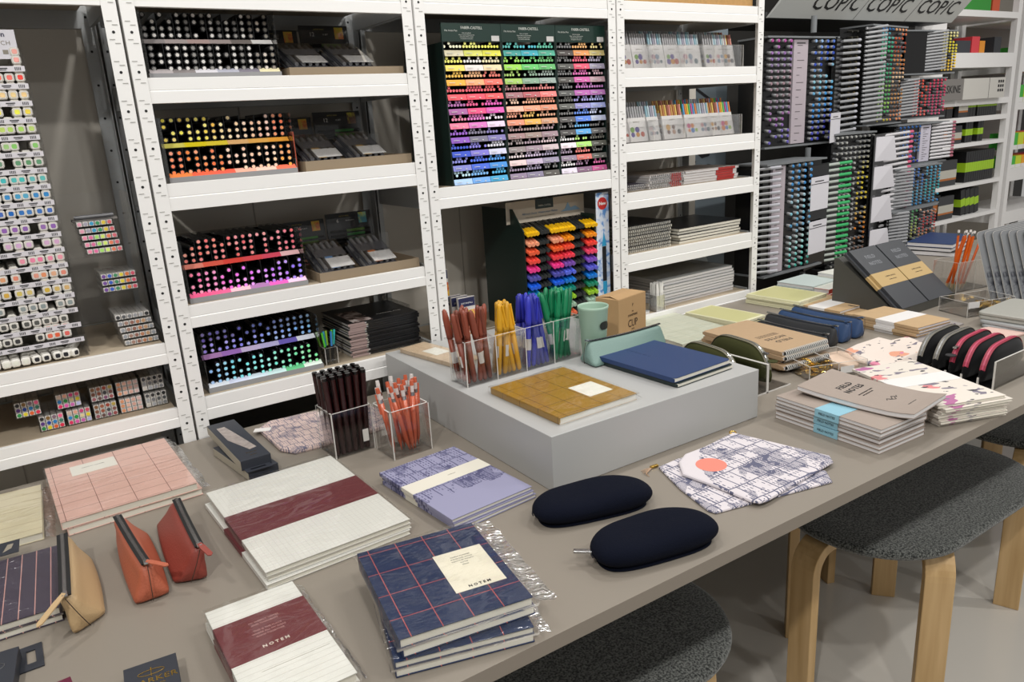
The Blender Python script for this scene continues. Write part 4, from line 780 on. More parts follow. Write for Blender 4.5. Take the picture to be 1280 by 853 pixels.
# ------------------------------------------------------------------ unit 1: white twin-tip markers
mk = thing('twin_marker', 'x', 'marker'); wp = mat('white_barrel', 'dddad2', .35)
MB().loft([[(rr*a_, y, rr*b_) for a_, b_ in ((.65, -1), (1, -.6), (1, .6), (.65, 1), (-.65, 1), (-1, .6), (-1, -.6), (-.65, -1))] for y, rr in ((0, .0056), (.002, .0073), (.05, .0076), (.13, .007))]).build('barrel', wp, mk)
MB().loft([[(r_*a_, y, r_*b_) for a_, b_ in ((.6, -1), (1, -.6), (1, .6), (.6, 1), (-.6, 1), (-1, .6), (-1, -.6), (-.6, -1))] for y, r_ in ((-.0008, .0036), (.001, .0046))]).build('cap_dot', OC, mk)
ROWS = [(.03, .35, .95), (.03, .75, .95), (.1, .5, .95), (.16, .8, .95), (.22, .5, .85), (.27, .45, .8), (.38, .35, .6), (.49, .65, .75), (.56, .75, .8), (.6, .8, .75), (.77, .5, .7), (.85, .25, .85), (.96, .45, .95), (.05, .55, .9), (.12, .65, .85), (.5, .08, .6), (.2, .05, .35), (.97, .02, .3)]
xr = .0375; x_l = -.34; t = thing('marker_rack', 'tall clear eighteen-tier rack of white twin-tip markers at the left edge', 'rack', (0, .03, TOP[1][1] + .0005))
zb = TOP[1][1] + .0005; rz0 = .997 - zb; dz = (1.49 - .997) / 17
MB().box(x_l, xr, .166, .169, 0, .57).build('back_panel', mat('frosted_panel', 'aaa69c', .5), t); MB().box(xr, xr + .003, .0, .158, 0, .57).build('side_panel', ACR, t); MB().box(x_l, xr, .0, .158, 0, .003).build('base_plate', ACR, t)
stripm = mat('label_strip', 'c9c6ca', .5); bar = mat('barcode_ink', '222226', .7)
for r in range(18):
    z = rz0 + (17 - r) * dz
    MB().box(x_l, xr, .008, .155, z + .0065, z + .008).build('tier', ACR, t); MB().box(x_l, xr, -.0, .001, z - .0035, z + .0055).build('label_strip', stripm, t)
    b = MB(); x = xr - .006
    while x > -.16:
        for k in range(4): b.box(x - k*.0026 - .0012, x - k*.0026, -.0004, 0, z - .0015, z + .0035)
        b.box(x - .034, x - .020, -.0004, 0, z + .001, z + .0028); b.box(x - .032, x - .022, -.0004, 0, z - .0012, z - .0002); x -= .043
    o = b.build('barcodes', bar, t); o['kind'] = 'stuff'
    gaps = random.sample(range(12), 2)
    for lay in (0, 1):
        for i in range(12):
            if i in gaps or (lay and random.random() < .18): continue
            h, s, v = ROWS[r]
            if r == 17 and i > 3: h, s, v = .0, .02, .25
            elif r == 17: h, s, v = .02, .8, .9
            col = srgb(hsv(h + random.uniform(-.02, .02), s * random.uniform(.7, 1.1), v))
            nx = xr - .0095 - i * .0162 + .004 * ((i // 3) % 2)
            put(mk, (nx, .034 + (0 if lay == 0 else .002), zb + z + .0160 + lay * .0140), 'white marker, %s dot, %s tier from top, %s column from right, %s layer' % (cname(h, s, v), nth(r), nth(i), ('lower', 'upper')[lay]), 'white markers in the tall clear rack', col, (random.uniform(-.02, .02), 0, random.uniform(-.03, .03)))
for i in range(9):
    put(mk, (.02 - i*.0165 + random.uniform(-.002, .002), .026, zb + .0105), 'white marker lying loose on the base of the tall clear rack, %s from the right' % nth(i), 'loose markers at the foot of the rack', srgb((.85, .85, .8) if 5 <= i else (.12, .12, .14)), (0, 0, (.6 if i == 0 else -.25 if i == 1 else random.uniform(-.15, .15))))
# header sign
t = thing('header_sign', 'white header card with marker brand lettering above the marker rack', 'sign', (-.06, .04, 1.508)); MB().box(-.1, .094, 0, .002, 0, .048).build('card', mat('sign_white', 'd6d4da', .4), t)
txt('Chameleon', .0115, mat('navy_ink', '2a2a4a', .6), t, (.052, -.0003, .040), (PI/2, 0, 0), bold=.0003); txt('TOUCH', .010, mat('grey_ink', '8a8478', .7), t, (.066, -.0003, .026), (PI/2, 0, 0), spacing=1.1); txt('talens', .0125, mat('red_ink', 'b5372f', .6), t, (.045, -.0003, .011), (PI/2, 0, 0), bold=.0003)
b = MB(); b.cyl((.086, -.0005, .012), (.086, 0, .012), .0035, n=8); b.box(.071, .079, -.0005, 0, .008, .015); b.build('logo_marks', mat('grey_ink', '8a8478', .7), t)
# clear three-level stand with sets
def mset(label, x, y, z, nx, cols, group, rz=0, nz=1, wd=None):
    t = thing('marker_set', label, 'marker set', (x, y, z), rz, group); p = .0105; w = nx * p + .004; h = nz * .0098 + .003
    MB().box(-w/2, w/2, 0, .1, 0, .0008).build('case', ACR, t); b = MB(); b.box(-w/2, -w/2 + .0008, 0, .1, 0, h); b.box(w/2 - .0008, w/2, 0, .1, 0, h); b.box(-w/2, w/2, 0, .1, h - .0008, h); b.build('case_shell', ACR, t)
    for k in range(nz):
        for i in range(nx):
            c = cols[(k * nx + i) % len(cols)]; q = MB(); cx, cz = -w/2 + .002 + p*(i + .5), .001 + .0098*(k + .5)
            q.col = lin('d2cfca'); q.box(cx - .0046, cx + .0046, .002, .098, cz - .0044, cz + .0044); q.col = c; q.cyl((cx, .0012, cz), (cx, .002, cz), .0037, n=8); q.build('marker', AC, t)
    return h
H = lambda *a: srgb(hsv(*a))
zs = TOP[1][1] + .0005
t = thing('acrylic_display_stand', 'clear acrylic stand with three levels of boxed marker sets', 'stand', (.115, .06, zs)); MB().box(-.072, .072, 0, .12, .105, .108).build('shelf_plate', ACR, t); MB().box(-.072, .072, 0, .12, .183, .186).build('shelf_plate', ACR, t); MB().box(-.072, -.07, 0, .12, 0, .30).build('side_plate', ACR, t); MB().box(.05, .052, .01, .12, 0, .30).build('side_plate', ACR, t); MB().box(-.072, .052, .118, .12, 0, .30).build('back_plate', ACR, t); MB().box(-.05, .052, .04, .12, .245, .247).build('shelf_plate', ACR, t)
z = zs + .1865; bright = [H(.95, .3, .9), H(.7, .08, .7), H(.55, .7, .8), H(.4, .6, .6), H(.14, .7, .9), H(.99, .5, .9)]; neon = [H(.95, .4, .95), H(.93, .5, .9), H(.25, .5, .9), H(.2, .5, .95), H(.04, .6, .95), H(.98, .5, .9)]
for k in range(5): z += mset('slim case of six %s markers, %s from the bottom of the upper level' % ('neon' if k < 3 else 'bright', nth(k)), .108 - .002*k, .068 + .002*k, z, 6, neon if k < 3 else bright, 'marker sets on the upper level', .0) + .0004
z = zs + .1085; rb = [H(.75, .5, .6), H(.62, .7, .75), H(.4, .5, .55), H(.15, .7, .9), H(.06, .7, .9), H(.97, .6, .85)]
for k in range(3): z += mset('slim case of six rainbow markers, %s from the bottom of the middle level' % nth(k), .122, .066, z, 6, rb, 'marker sets on the middle level', 0) + .0004
z = zs + .0008; gr = [H(.6, .05, .2), H(.6, .05, .35), H(.6, .04, .5), H(.6, .03, .6), H(.6, .03, .7)]; brn = [H(.6, .05, .6), H(.05, .3, .6), H(.04, .4, .55), H(.06, .5, .7), H(.08, .4, .75)]
for k in range(5): z += mset('slim case of %s markers, %s from the bottom of the stack on the board' % ('skin tone' if k < 4 else 'grey', nth(k)), .138 - .002*k, .040 + .001*k, z, 6, brn if k < 4 else gr, 'marker sets on the shelf board', .0) + .0004
t = thing('pen_blister', 'clear blister pack of one pen lying on the uppermost clear plate', 'pack', (.105, .105, zs + .2478)); MB().box(-.04, .04, 0, .03, 0, .004).build('backing', mat('dull_card', '8f8a85', .6), t); MB().cyl((-.035, .012, .008), (.035, .012, .008), .004, n=8).build('pen_body', mat('pack_pen_grey', '6e6e70', .3), t)
# twelve-marker boxes on the lower shelf
zs = TOP[1][2] + .0005; full = [H(.38, .7, .55), H(.15, .8, .9), H(.05, .8, .9), H(.97, .8, .9), H(.75, .6, .5), H(.62, .8, .6), H(.57, .8, .75), H(.45, .5, .5), H(.6, .1, .15), H(.1, .6, .5), H(.9, .2, .5), H(.95, .6, .95)]
main = [H(.95, .8, .9), H(.9, .6, .9), H(.88, .5, .8), H(.65, .2, .9), H(.57, .8, .8), H(.38, .8, .6), H(.12, .3, .9), H(.15, .8, .9), H(.07, .2, .8), H(.05, .4, .9), H(.93, .7, .8), H(.97, .6, .8)]
earth = [H(.98, .4, .6), H(.02, .3, .4), H(.9, .4, .5), H(.0, .5, .6), H(.05, .5, .5), H(.04, .6, .6), H(.6, .1, .3), H(.02, .4, .5), H(.08, .6, .5), H(.05, .6, .6), H(.03, .7, .6), H(.13, .6, .7)]
skin = [H(.06, .5, .85), H(.05, .3, .9), H(.04, .3, .85), H(.03, .2, .85)]; greys = [H(.1, .08, .8), H(.6, .03, .7), H(.6, .03, .6), H(.6, .03, .5), H(.6, .03, .65), H(.6, .04, .5), H(.6, .04, .35), H(.6, .05, .3), H(.6, .05, .3), H(.6, .05, .2), H(.6, .05, .12), H(.6, .05, .15)]
NX = {0: ('rainbow', full), 1: ('main colour', main), 2: ('earth tone', earth), 3: ('skin tone', skin), 4: ('grey', greys)}
for i in range(5):
    x = -.030 + i * .0475 - (.0); y = .05 + .0
    for lv in (0, 1):
        xo = x - (.034 if (i == 0 and lv) else .012 if (i == 1 and lv) else 0); mset('boxed set of twelve %s markers, %s of the pair on the low shelf' % (NX[i][0], 'upper' if lv else 'lower'), xo - .016, y + (.01 if lv else 0), zs + lv * .0334, 4, NX[i][1], 'twelve-marker boxes', 0, 3)
t = thing('pen_cup', 'dark clear cup of black pens at the left edge of the low shelf', 'holder', (-.19, .06, zs)); clearbox(t, .05, .05, .05, .0015, m=ACRG)
for i in range(6): o = thing('black_pen', 'black pen with a grey end in the dark cup, %s from the left' % nth(i), 'pen', (-.208 + i*.0072, .05 + (i % 2)*.012, zs + .002), group='black pens in the dark cup'); MB().cyl((0, 0, 0), (0, 0, .06), .0035, n=8).build('barrel', blk, o)
# ------------------------------------------------------------------ unit 3: dark green display of artist pens
gdk = mat('dark_green_board', '10241f', .4); z0 = TOP[3][1] + .0005; x0 = .879; mw = .1652; HG = z0 + .375
GRID = ['d9d0b0 d8d86a e0dc4a 3f9c94 3aa9b8 4aa88c 4a4340 e89c5c c9b878', 'e8d060 d8d0cc e0c8a0 8fc84a 5cb860 5aa860 4a4a46 d8506c 9a94a8', 'eaa838 f0a070 f06a5c 98bc5a 7c9c84 8c9c94 4c4844 c85ca0 b898a0', 'e8505c e84c60 e85458 9c6a70 b05a60 f07c78 50504e b060a8 b070b0',
        'a05c98 e0487c d050a8 f0b098 e89878 d0886c 5a5a56 8c88c0 98a0d0', 'f07898 d070b8 e0c8e0 e08c70 e0a850 c89474 504c4c 5480d8 b0b8d0', '8850b8 706c80 7870a8 9c7c7c 98847c 988088 484444 58a0d8 5a5858', '2c4cc0 7870c8 c8c8e0 8c8080 988490 c8b4b8 e8d8e0 a8d870 585850', '7c80c8 3c60d0 3c88d0 e0c4c4 b8a8c0 9088a0 8c7c90 d07068 60605c', 'a8c8f0 68a0e0 3c9cc8 887890 807890 504c48 d8d0e0 80607c c05890']
apn = thing('artist_pen', 'x', 'pen'); MB().cyl((0, 0, 0), (0, .12, 0), .0042, n=6).build('barrel', blk, apn); MB().cyl((0, -.0008, 0), (0, .0005, 0), .0035, n=8).build('colour_plug', OC, apn)
na = 0; ORD = ['left', 'middle', 'right']
for m in range(3):
    rest = []; xa = x0 + m * mw; t = thing('pen_display', '%s module of the dark green display of coloured artist pens' % ORD[m], 'display', (xa, .03, z0), group='dark green display modules')
    MB().box(.0005, .0035, 0, .20, 0, .33).build('side_panel', gdk, t); MB().box(mw - .0035, mw - .0005, 0, .20, 0, .33).build('side_panel', gdk, t); MB().box(.0035, mw - .0035, .19, .2, 0, .33).build('back_panel', gdk, t)
    h = MB().box(.0005, mw - .0005, .0, .004, .3305, .372).build('header_board', mat('header_green', '16332b', .35), t); hw = mat('header_white', 'd0d3cc', .6); cx = mw / 2
    txt('FABER-CASTELL', .0085, hw, t, (cx, -.0004, .361), (PI/2, 0, 0), bold=.0001); txt('Pitt Artist Pen', .006, hw, t, (.026, -.0004, .3545), (PI/2, 0, 0))
    for k, s in enumerate(('Indian ink, lightfast', 'Water resistant and permanent', 'Odourless, brilliant colours', 'For sketches and studies')): txt(s, .0034, hw, t, (.068, -.0004, .3495 - k * .0042), (PI/2, 0, 0))
    MB().box(mw - .028, mw - .006, -.0008, 0, .332, .344).build('price_card', packs, t)
    for r in range(10):
        zr = .3305 - (r + 1) * .033
        MB().box(.0035, mw - .0035, .006, .19, zr + .0005, zr + .0015).build('tier', SMOKE, t)
        for c in range(3):
            xc = .0035 + c * (mw - .007) / 3; wc = (mw - .007) / 3; hx = GRID[r].split()[m * 3 + c]; col = lin(hx)
            b = MB(); b.add([(xc + .0008, -.003, zr + .0008), (xc + wc - .0008, -.003, zr + .0008), (xc + wc - .0008, .001, zr + .0140), (xc + .0008, .001, zr + .0140), (xc + .0008, -.001, zr + .0003), (xc + wc - .0008, -.001, zr + .0003), (xc + wc - .0008, .003, zr + .0135), (xc + .0008, .003, zr + .0135)], [(0, 1, 2, 3), (7, 6, 5, 4), (0, 4, 5, 1), (3, 2, 6, 7), (0, 3, 7, 4), (1, 5, 6, 2)])
            b.build('colour_label', mat('label_' + hx, hx, .55), t); b = MB(); b.box(xc + .006, xc + .022, -.0042, -.0028, zr + .0066, zr + .0078); b.box(xc + .034, xc + .038, -.0042, -.0028, zr + .0036, zr + .0058); q = b.build('label_print', hw, t)
            dark = sum(col[:3]) < .25
            for lay in (0, 1):
                for i in range(6):
                    if random.random() < (.12 if lay == 0 else .38): continue
                    x = xa + xc + .0045 + (i + .5 * lay) * .0086; 
                    if x > xa + xc + wc - .003: continue
                    z = z0 + zr + .0185 + .0042 + lay * .0072; cc = tuple(min(1, v * 1.5 + .05) for v in col[:3]) + (1,)
                    if dark: cc = (.25, .25, .25, 1)
                    if na < 300:
                        na += 1; put(apn, (x, .036, z), 'artist pen, %s layer, %s place, %s column, %s row, %s green module' % (('lower', 'upper')[lay], nth(i), nth(c), nth(r), ORD[m]), 'artist pens in the dark green display', cc)
                    else: rest.append(((x - xa, .006, z - z0), cc))

    if rest: stuffpens('artist_pens', rest, t, L=.05, r=.0042, cap=.0035)['kind'] = 'stuff'
# lower display of two-ended markers with yellow to green caps
z0 = TOP[3][2] + .0005; t = thing('marker_display', 'dark green display box of stacked two-ended markers with bright caps', 'display', (1.078, .028, z0)); w = .244; hh = .285
MB().add([(0, 0, 0), (0, .2, 0), (0, .2, hh + .045), (0, .05, hh + .045), (0, 0, hh - .012), (.003, 0, 0), (.003, .2, 0), (.003, .2, hh + .045), (.003, .05, hh + .045), (.003, 0, hh - .012)], [(0, 1, 2, 3, 4), (9, 8, 7, 6, 5), (0, 5, 6, 1), (1, 6, 7, 2), (2, 7, 8, 3), (3, 8, 9, 4), (4, 9, 5, 0)]).build('side_panel', gdk, t)
MB().box(w - .003, w, 0, .2, 0, hh + .01).build('side_panel', gdk, t); MB().box(.003, w - .003, .12, .123, 0, hh).build('back_panel', gdk, t); MB().box(.003, w - .003, 0, .12, 0, .006).build('base', gdk, t)
post = mat('poster_cream', 'b9ae9d', .5); MB().box(-.012, w + .01, .060, .0615, hh + .004, hh + .062).build('header_board', post, t); MB().box(.085, .145, .0588, .06, hh + .036, hh + .062).build('header_plate', gdk, t); hw = mat('header_white', 'd0d3cc', .6)
txt('FABER-CASTELL', .0062, hw, t, (.115, .0585, hh + .044), (PI/2, 0, 0)); txt('Albrecht Durer  Watercolour Marker', .0078, mat('blue_ink', '4b6f8f', .6), t, (.10, .0595, hh + .026), (PI/2, 0, 0)); txt('Watercolour marker with two tips, brilliant inks', .005, mat('grey_ink', '8a8478', .7), t, (.10, .0595, hh + .016), (PI/2, 0, 0))
MB().prism([(.17, .0), (.185, .006), (.196, .024), (.205, .008), (.222, .012), (.24, 0)], 0, .0006).build('water_art', mat('water_blue', '7f9fb8', .5), t, loc=(0, .0595, hh + .02)).rotation_euler = (PI/2, 0, 0)
p2 = MB().box(w + .004, w + .050, 0, .0015, 0, hh + .065).build('side_poster', artm('poster_watercolour', 'dfe6ee', 'cfdcec', '5f92cf'), t)
MB().cyl((w + .027, -.0002, hh + .035), (w + .027, -.0008, hh + .035), .017, n=24).build('red_badge', mat('badge_red', 'c22f2c', .4), t); txt('New', .0125, mat('white_ink', 'e8e6e2', .6), t, (w + .027, -.001, hh + .035), (PI/2, 0, 0), bold=.0004)
cyb = mat('pen_print_blue', '2f9bc8', .4); xc = w + .03
MB().add([(xc, -.0008, hh - .045), (xc - .003, -.0008, hh - .057), (xc - .009, -.0008, hh - .085), (xc + .009, -.0008, hh - .085), (xc + .003, -.0008, hh - .057)], [(0, 1, 2, 3, 4)]).build('pen_print_tip', cyb, t); MB().box(xc - .007, xc + .007, -.0009, 0, hh - .185, hh - .086).build('pen_print_barrel', mat('print_black', '1c1c1e', .4), t)
MB().add([(xc - .0075, -.0009, hh - .186), (xc - .0075, -.0009, hh - .212), (xc, -.0009, hh - .238), (xc + .0075, -.0009, hh - .212), (xc + .0075, -.0009, hh - .186)], [(0, 1, 2, 3, 4)]).build('pen_print_cap', cyb, t)
MC = ['e8b50c e8b50c e8b50c e8b50c', 'f0a07c f0a07c f0921c f0921c', 'e8603c f0602c f05038 f04438', 'f04c40 f04048 f04054 f0486c', 'f03c90 f03c90 7c50b0 8050c0', '5050a0 5050a8 5c6ce0 5c60d0', '1c60e0 1c60e0 1878d0 1878d0', '1890c8 0c98b8 148878 208868', '38b850 30a860 98cc30 98c830', 'b8d89c a8d0b8 a0bca8 a0bca8', 'c88c60 d87c58 e0704c e0704c', '8c5a40 7c5040 6c4838 5c4030']
mm = thing('two_ended_marker', 'x', 'marker'); o = MB().cyl((0, -.016, -.004), (0, .022, 0), .0058, n=8).build('cap', OC, mm); MB().cyl((0, .022, 0), (0, .085, .004), .0054, n=8).build('barrel', blk, mm)
for r in range(12):
    ys = .0; zr = hh - .012 - r * .0232
    MB().box(.003, w - .003, .012, .12, zr - .0115, zr - .0105).build('tier', SMOKE, t); four = MC[r].split()
    for c in range(6):
        k = {0: 0, 2: 1, 3: 2, 5: 3}.get(c); col = lin(four[k]) if k is not None else lin('2b2f30'); nm = 'coloured cap' if k is not None else 'black cap'
        for i in range(3 if r else 4):
            x = .0035 + (c + .5) * (w - .007) / 6 + (i - (1 if r else 1.5)) * (.0122 if r else .0105) ; z = zr - .0045
            put(mm, (1.078 + x, .026 + (0 if k is not None else .008) + random.uniform(0, .004), z0 + z + (.000 if r else .004)), 'two-ended marker with %s, %s in the %s stack of the %s row' % (nm, nth(i), nth(c), nth(r)), 'two-ended markers in the lower green display', col, (.16, 0, -.18 if i % 2 else -.12))

# ------------------------------------------------------------------ unit 4
b4 = bayx(4)
def wallet(label, x, y, z, w, h, lean, kind, group, rz=0):
    t = thing('marker_wallet', label, 'pack', (x, y, z), rz, group); t.rotation_euler = (-lean, rz * .0, rz); H_ = h * .68
    MB().box(-w/2, w/2, 0, .006, 0, H_).build('wallet', mat('wallet_white', 'e0ddda', .35), t); n = max(3, int(w / .0085))
    pal = {'grey': ['a9a9ab'], 'bright': ['4a9fd0', 'e08030', 'd9c53a', '4ab06a', 'c04a90'], 'warm': ['c99a52', 'b0703a', 'e0c060', '8c4a2c', 'd88a7a'], 'pale': ['8fb7c4', 'bcd0d6', '9f9fb0', 'c8c6d0']}[kind]
    for i in range(n): MB().cyl((-w/2 + (i + .5)*w/n, .003, H_), (-w/2 + (i + .5)*w/n, .003, h), .0034, n=6).build('pen_end', mat('cap_' + pal[i % len(pal)], pal[i % len(pal)], .4), t)
    rnd = random.Random(label); ds = {'grey': ['5a4a8c', 'c08a40', 'b0503c', '7aa050'], 'bright': ['d07a2a', '3a6fb0', '8fae3a', 'c44a7a'], 'warm': ['6a4a3c', 'b08a70', '4a4a4c', 'd0a050'], 'pale': ['7f8fa0', 'b0a0a8', '607078', 'c09090']}[kind]
    for k in range(5): cx, cz = (-.25 + .25*(k % 3)) * w, H_ * (.30 + .2*(k // 3)); MB().cyl((cx, -.0002 - k*.00008, cz), (cx, -.0004 - k*.00008, cz), min(.0085, w*.13) * rnd.uniform(.7, 1.1), n=12).build('colour_dot', mat('dot_' + ds[k % 4], ds[k % 4], .5), t)
    txt('marker set', .0055, mat('grey_ink', '8a8478', .7), t, (0, -.0005, H_ * .82), (PI/2, 0, 0))
def acrylic_bin(label, x, y, z, w, d, h, n): t = thing('acrylic_bin', label, 'bin', (x + w/2, y + d/2, z)); clearbox(t, w, d, h, .002, div=tuple(-w/2 + w*k/n for k in range(1, n)))
z = TOP[4][1] + .0004; acrylic_bin('clear divided acrylic bin on the top shelf of the right unit', b4 + .035, .03, z, .50, .14, .065, 4)
for i, (u, w_, kd) in enumerate(((.075, .055, 'grey'), (.135, .06, 'grey'), (.20, .055, 'pale'), (.26, .06, 'grey'), (.335, .085, 'pale'), (.42, .05, 'grey'), (.47, .06, 'pale'), (.50, .05, 'warm'))):
    for k in range(2): wallet('white marker wallet, %s from the left and %s, top shelf of the right unit' % (nth(i), ('in front', 'behind')[k]), b4 + u + .006*k, .05 + .035 * k, z + .0025, w_, .098 + .012*k, .22, kd, 'marker wallets on the top shelf', 0)
z = TOP[4][2] + .0004; acrylic_bin('clear divided acrylic bin on the second shelf of the right unit', b4 + .035, .03, z, .50, .14, .06, 4)
for i, (u, w_, kd) in enumerate(((.07, .04, 'grey'), (.12, .075, 'grey'), (.185, .045, 'pale'), (.265, .085, 'warm'), (.345, .06, 'bright'), (.40, .05, 'pale'), (.445, .05, 'warm'), (.495, .06, 'bright'))):
    for k in range(2): wallet('marker wallet with coloured dots, %s from the left and %s, second shelf' % (nth(i), ('in front', 'behind')[k]), b4 + u + .006*k, .05 + .035 * k, z + .0025, w_, .10 + .014*k, .22, kd, 'marker wallets on the second shelf', 0)
def padstack(zt, x, y, w, d, th, n, cover, lab, grp, spiral=False, pages=None, seed=0, top=None):
    rnd = random.Random(seed)
    for i in range(n):
        t = thing('sketch_pad', lab % nth(i), 'pad', (x + rnd.uniform(-.005, .005), y + rnd.uniform(-.003, .004), zt + i * th), rnd.uniform(-.02, .02), grp)
        MB().box(-w/2, w/2, -d/2, d/2, .0, th * .78).build('page_block', pages or PAGEW, t); MB().box(-w/2 - .001, w/2 + .001, -d/2 - .001, d/2 + .001, th*.78, th * .92).build('cover', cover if not (top and i == n-1) else top, t)
        if spiral:
            b = MB(); m_ = int(w / .008)
            for k in range(m_): b.cyl((-w/2 + .006 + k*.008, -d/2 - .0022, th*.1), (-w/2 + .006 + k*.008, -d/2 - .0022, th*.9), .0016, n=5)
            q = b.build('spiral', STEEL, t); q['kind'] = 'stuff'
redc = mat('white_red_cover', 'cfc8c4', .5); blkc = mat('black_pad_cover', '1a1a1c', .35)
z = TOP[4][3] + .0004
padstack(z, b4 + .10, .13, .13, .16, .006, 3, mat('purple_grey_cover', '4b4652', .5), 'dark spiral pad at the left of the third shelf, %s from the bottom', 'dark spiral pads on the third shelf', True, seed=1)
padstack(z, b4 + .215, .12, .14, .17, .0078, 5, redc, 'white spiral pad with a red label, %s from the bottom of the left pile', 'spiral pads with red labels, left pile', True, seed=2)
padstack(z, b4 + .42, .13, .24, .17, .0078, 5, redc, 'white drawing pad with a red label, %s from the bottom of the right pile', 'pads with red labels, right pile', False, seed=3)
for o in [o for o in COL.objects if 'red label' in o.get('label', '')]:
    th = .0078; w_ = .14 if 'spiral' in o['label'] else .24; MB().box(w_*.1, w_*.42, -.0872, -.0862, 0, th*.92).build('red_label', mat('red_print', 'a8302c', .5), o)
z = TOP[4][4] + .0004
padstack(z, b4 + .135, .12, .19, .17, .0098, 8, blkc, 'black wire-bound sketchbook, %s from the bottom of the left pile', 'black sketchbooks, left pile', True, PAGES, seed=4)
padstack(z, b4 + .405, .135, .28, .20, .0095, 5, blkc, 'black landscape sketchbook, %s from the bottom of the low right pile', 'black sketchbooks, right pile', False, PAGES, seed=5)
z = TOP[4][5] + .0004
padstack(z, b4 + .372, .15, .325, .20, .0092, 9, mat('pad_cover_grey', '9a9c9c', .45), 'large white drawing pad, %s from the bottom of the wide pile', 'large white drawing pads', False, PAGEW, seed=6)
t = thing('acrylic_pen_cup', 'clear cup crammed with white pens in front of the large white pads', 'holder', (b4 + .165, .028, z)); clearbox(t, .036, .034, .05, .0015)
fw = thing('fineliner', 'x', 'pen'); MB().cyl((0, 0, 0), (0, 0, .055), .0032, n=7).build('barrel', mat('fineliner_white', 'd4d2ce', .35), fw); MB().cyl((0, 0, .055), (0, 0, .085), .0035, .0033, n=7).build('cap', mat('fineliner_cap', 'dedcd8', .35), fw)
for i in range(16):
    put(fw, (b4 + .165 + (i % 4 - 1.5)*.0078, .028 + (i // 4 - 1.5)*.0074, z + .002), 'white fineliner in the clear cup, %s row, %s from the left' % (nth(i // 4), nth(i % 4)), 'white fineliners in the clear cup', (1, 1, 1, 1), (random.uniform(-.05, .05), random.uniform(-.05, .05), 0))
t = thing('paper_pad', 'thin white pad on the shelf board left of the cup of white pens', 'pad', (b4 + .085, .075, z)); MB().box(-.04, .04, -.055, .05, 0, .008).build('page_block', PAGEW, t); MB().box(-.041, .041, -.056, .051, .008, .009).build('cover', mat('pad_cover_grey', '9a9c9c', .45), t)
# grey totem board behind the right unit
t = thing('brand_board', 'tall dark grey board with black sideways lettering behind the right shelving unit', 'board', (2.065, .40, 0)); MB().box(0, .22, 0, .02, 0, 1.75).build('board', mat('board_grey', '6b757b', .5), t); txt('COP/C', .16, INK, t, (.095, -.001, 1.29), (PI/2, -PI/2, 0), shear=.25); MB().add([(.0, -.001, .72), (.16, -.001, .72), (.05, -.001, .95)], [(0, 1, 2)]).build('pale_triangle', mat('board_pale', '9aa0a2', .5), t)

# ------------------------------------------------------------------ table, right part
C, w, d, a = fit([(770, 402), (836, 390), (912, 412), (850, 437)], TZ + .012)
gg = grid_mat('pale_green_grid_cover', 'd2d4c2', '9fae98', .045, .045, ox=.01, w=.0009)
t = book('planner', 'pale green-white planner with a thin grid behind the plinth', 'planner', (C[0] + .01, C[1]), w, d, .012, a, gg, z=TZ + .0005, spine='f'); wrap(t, w, d, .012, flap=0)
yel = mat('pale_yellow_cover', 'd9d6b4', .5); olive = mat('olive_panel', 'bfbc86', .4)  # olive: one even colour for the panel on the pad cover
def ypad(P, n, nm):
    C, w, d, a = fit(P, TZ + .006 * n)
    for i in range(n): t = book('notepad', 'pale yellow notepad, %s from the bottom, %s' % (nth(i), nm), 'notepad', (C[0] + random.uniform(-.003, .003), C[1] + random.uniform(-.003, .003)), w, d, .0055, a, yel, z=TZ + .0005 + i * .0060, group='pale yellow notepads ' + nm)
    MB().box(-w/2 + .006, w/2 - .006, -d*.44, d*.46, .0056, .0059).build('cover_panel', olive, t)
ypad([(861, 390), (890, 380), (952, 394), (925, 405)], 3, 'behind the kraft spiral pads')
ypad([(940, 367), (967, 356), (1024, 367), (1000, 380)], 5, 'near the corner of the shelving')
# kraft spiral pads
kr = mat('kraft_cover', 'ab9070', .7, var=.05, vscale=80); C, w, d, a = fit([(876, 414.5), (935, 400), (1036, 424), (979, 440)], TZ + .052)
for i in range(5):
    h = TZ + .0005 + i * .0104; jt = (.012, -.012, .008, -.006, 0)[i]
    t = book('spiral_pad', 'kraft spiral pad with an upside-down black title, %s' % ('topmost of the pile beside the olive pouches') if i == 4 else 'kraft spiral pad, %s from the bottom of the pile beside the olive pouches' % nth(i), 'notepad', (C.x + jt*.6, C.y + jt), w, d, .0098, a + jt*.5, kr, PAGEW, z=h, group='kraft spiral pads', rnd=.008)
    b = MB()
    for k in range(24): xx = -w/2 + .01 + k * (w - .02) / 23; b.tube([(xx + .0005*math.cos(q), -d/2 + .001 + .0068*math.cos(q), .0049 + .0058*math.sin(q)) for q in [j*PI/4 for j in range(8)]], .0012, 4, m=0, closed=True)
    o = b.build('wire_spiral', mat('white_wire', 'cfcfcc', .3), t); o['kind'] = 'stuff'; MB().box(-w/2 + .006, w/2 - .006, -d/2 - .0012, -d/2 - .0004, .0012, .0086).build('dark_binding', mat('black_wire', '1a1a1a', .3), t)
txt('FIELD', .020, INK, t, (.0, -.062, .00985), (0, 0, PI), spacing=1.15, bold=.0003); txt('NOTES', .020, INK, t, (.0, -.036, .00985), (0, 0, PI), spacing=1.15, bold=.0003)
for k in range(3): txt('MEMORANDUM, NOTE AND LIST PAD', .0042, INK, t, (-.0, -.016 + k*.006, .00985), (0, 0, PI))
# grey field note books
gk = mat('grey_kraft_cover', '978a80', .7, var=.04, vscale=80); C0, w0, d0, a0_ = fit([(973, 522), (1103.5, 568), (1151, 545)], TZ)
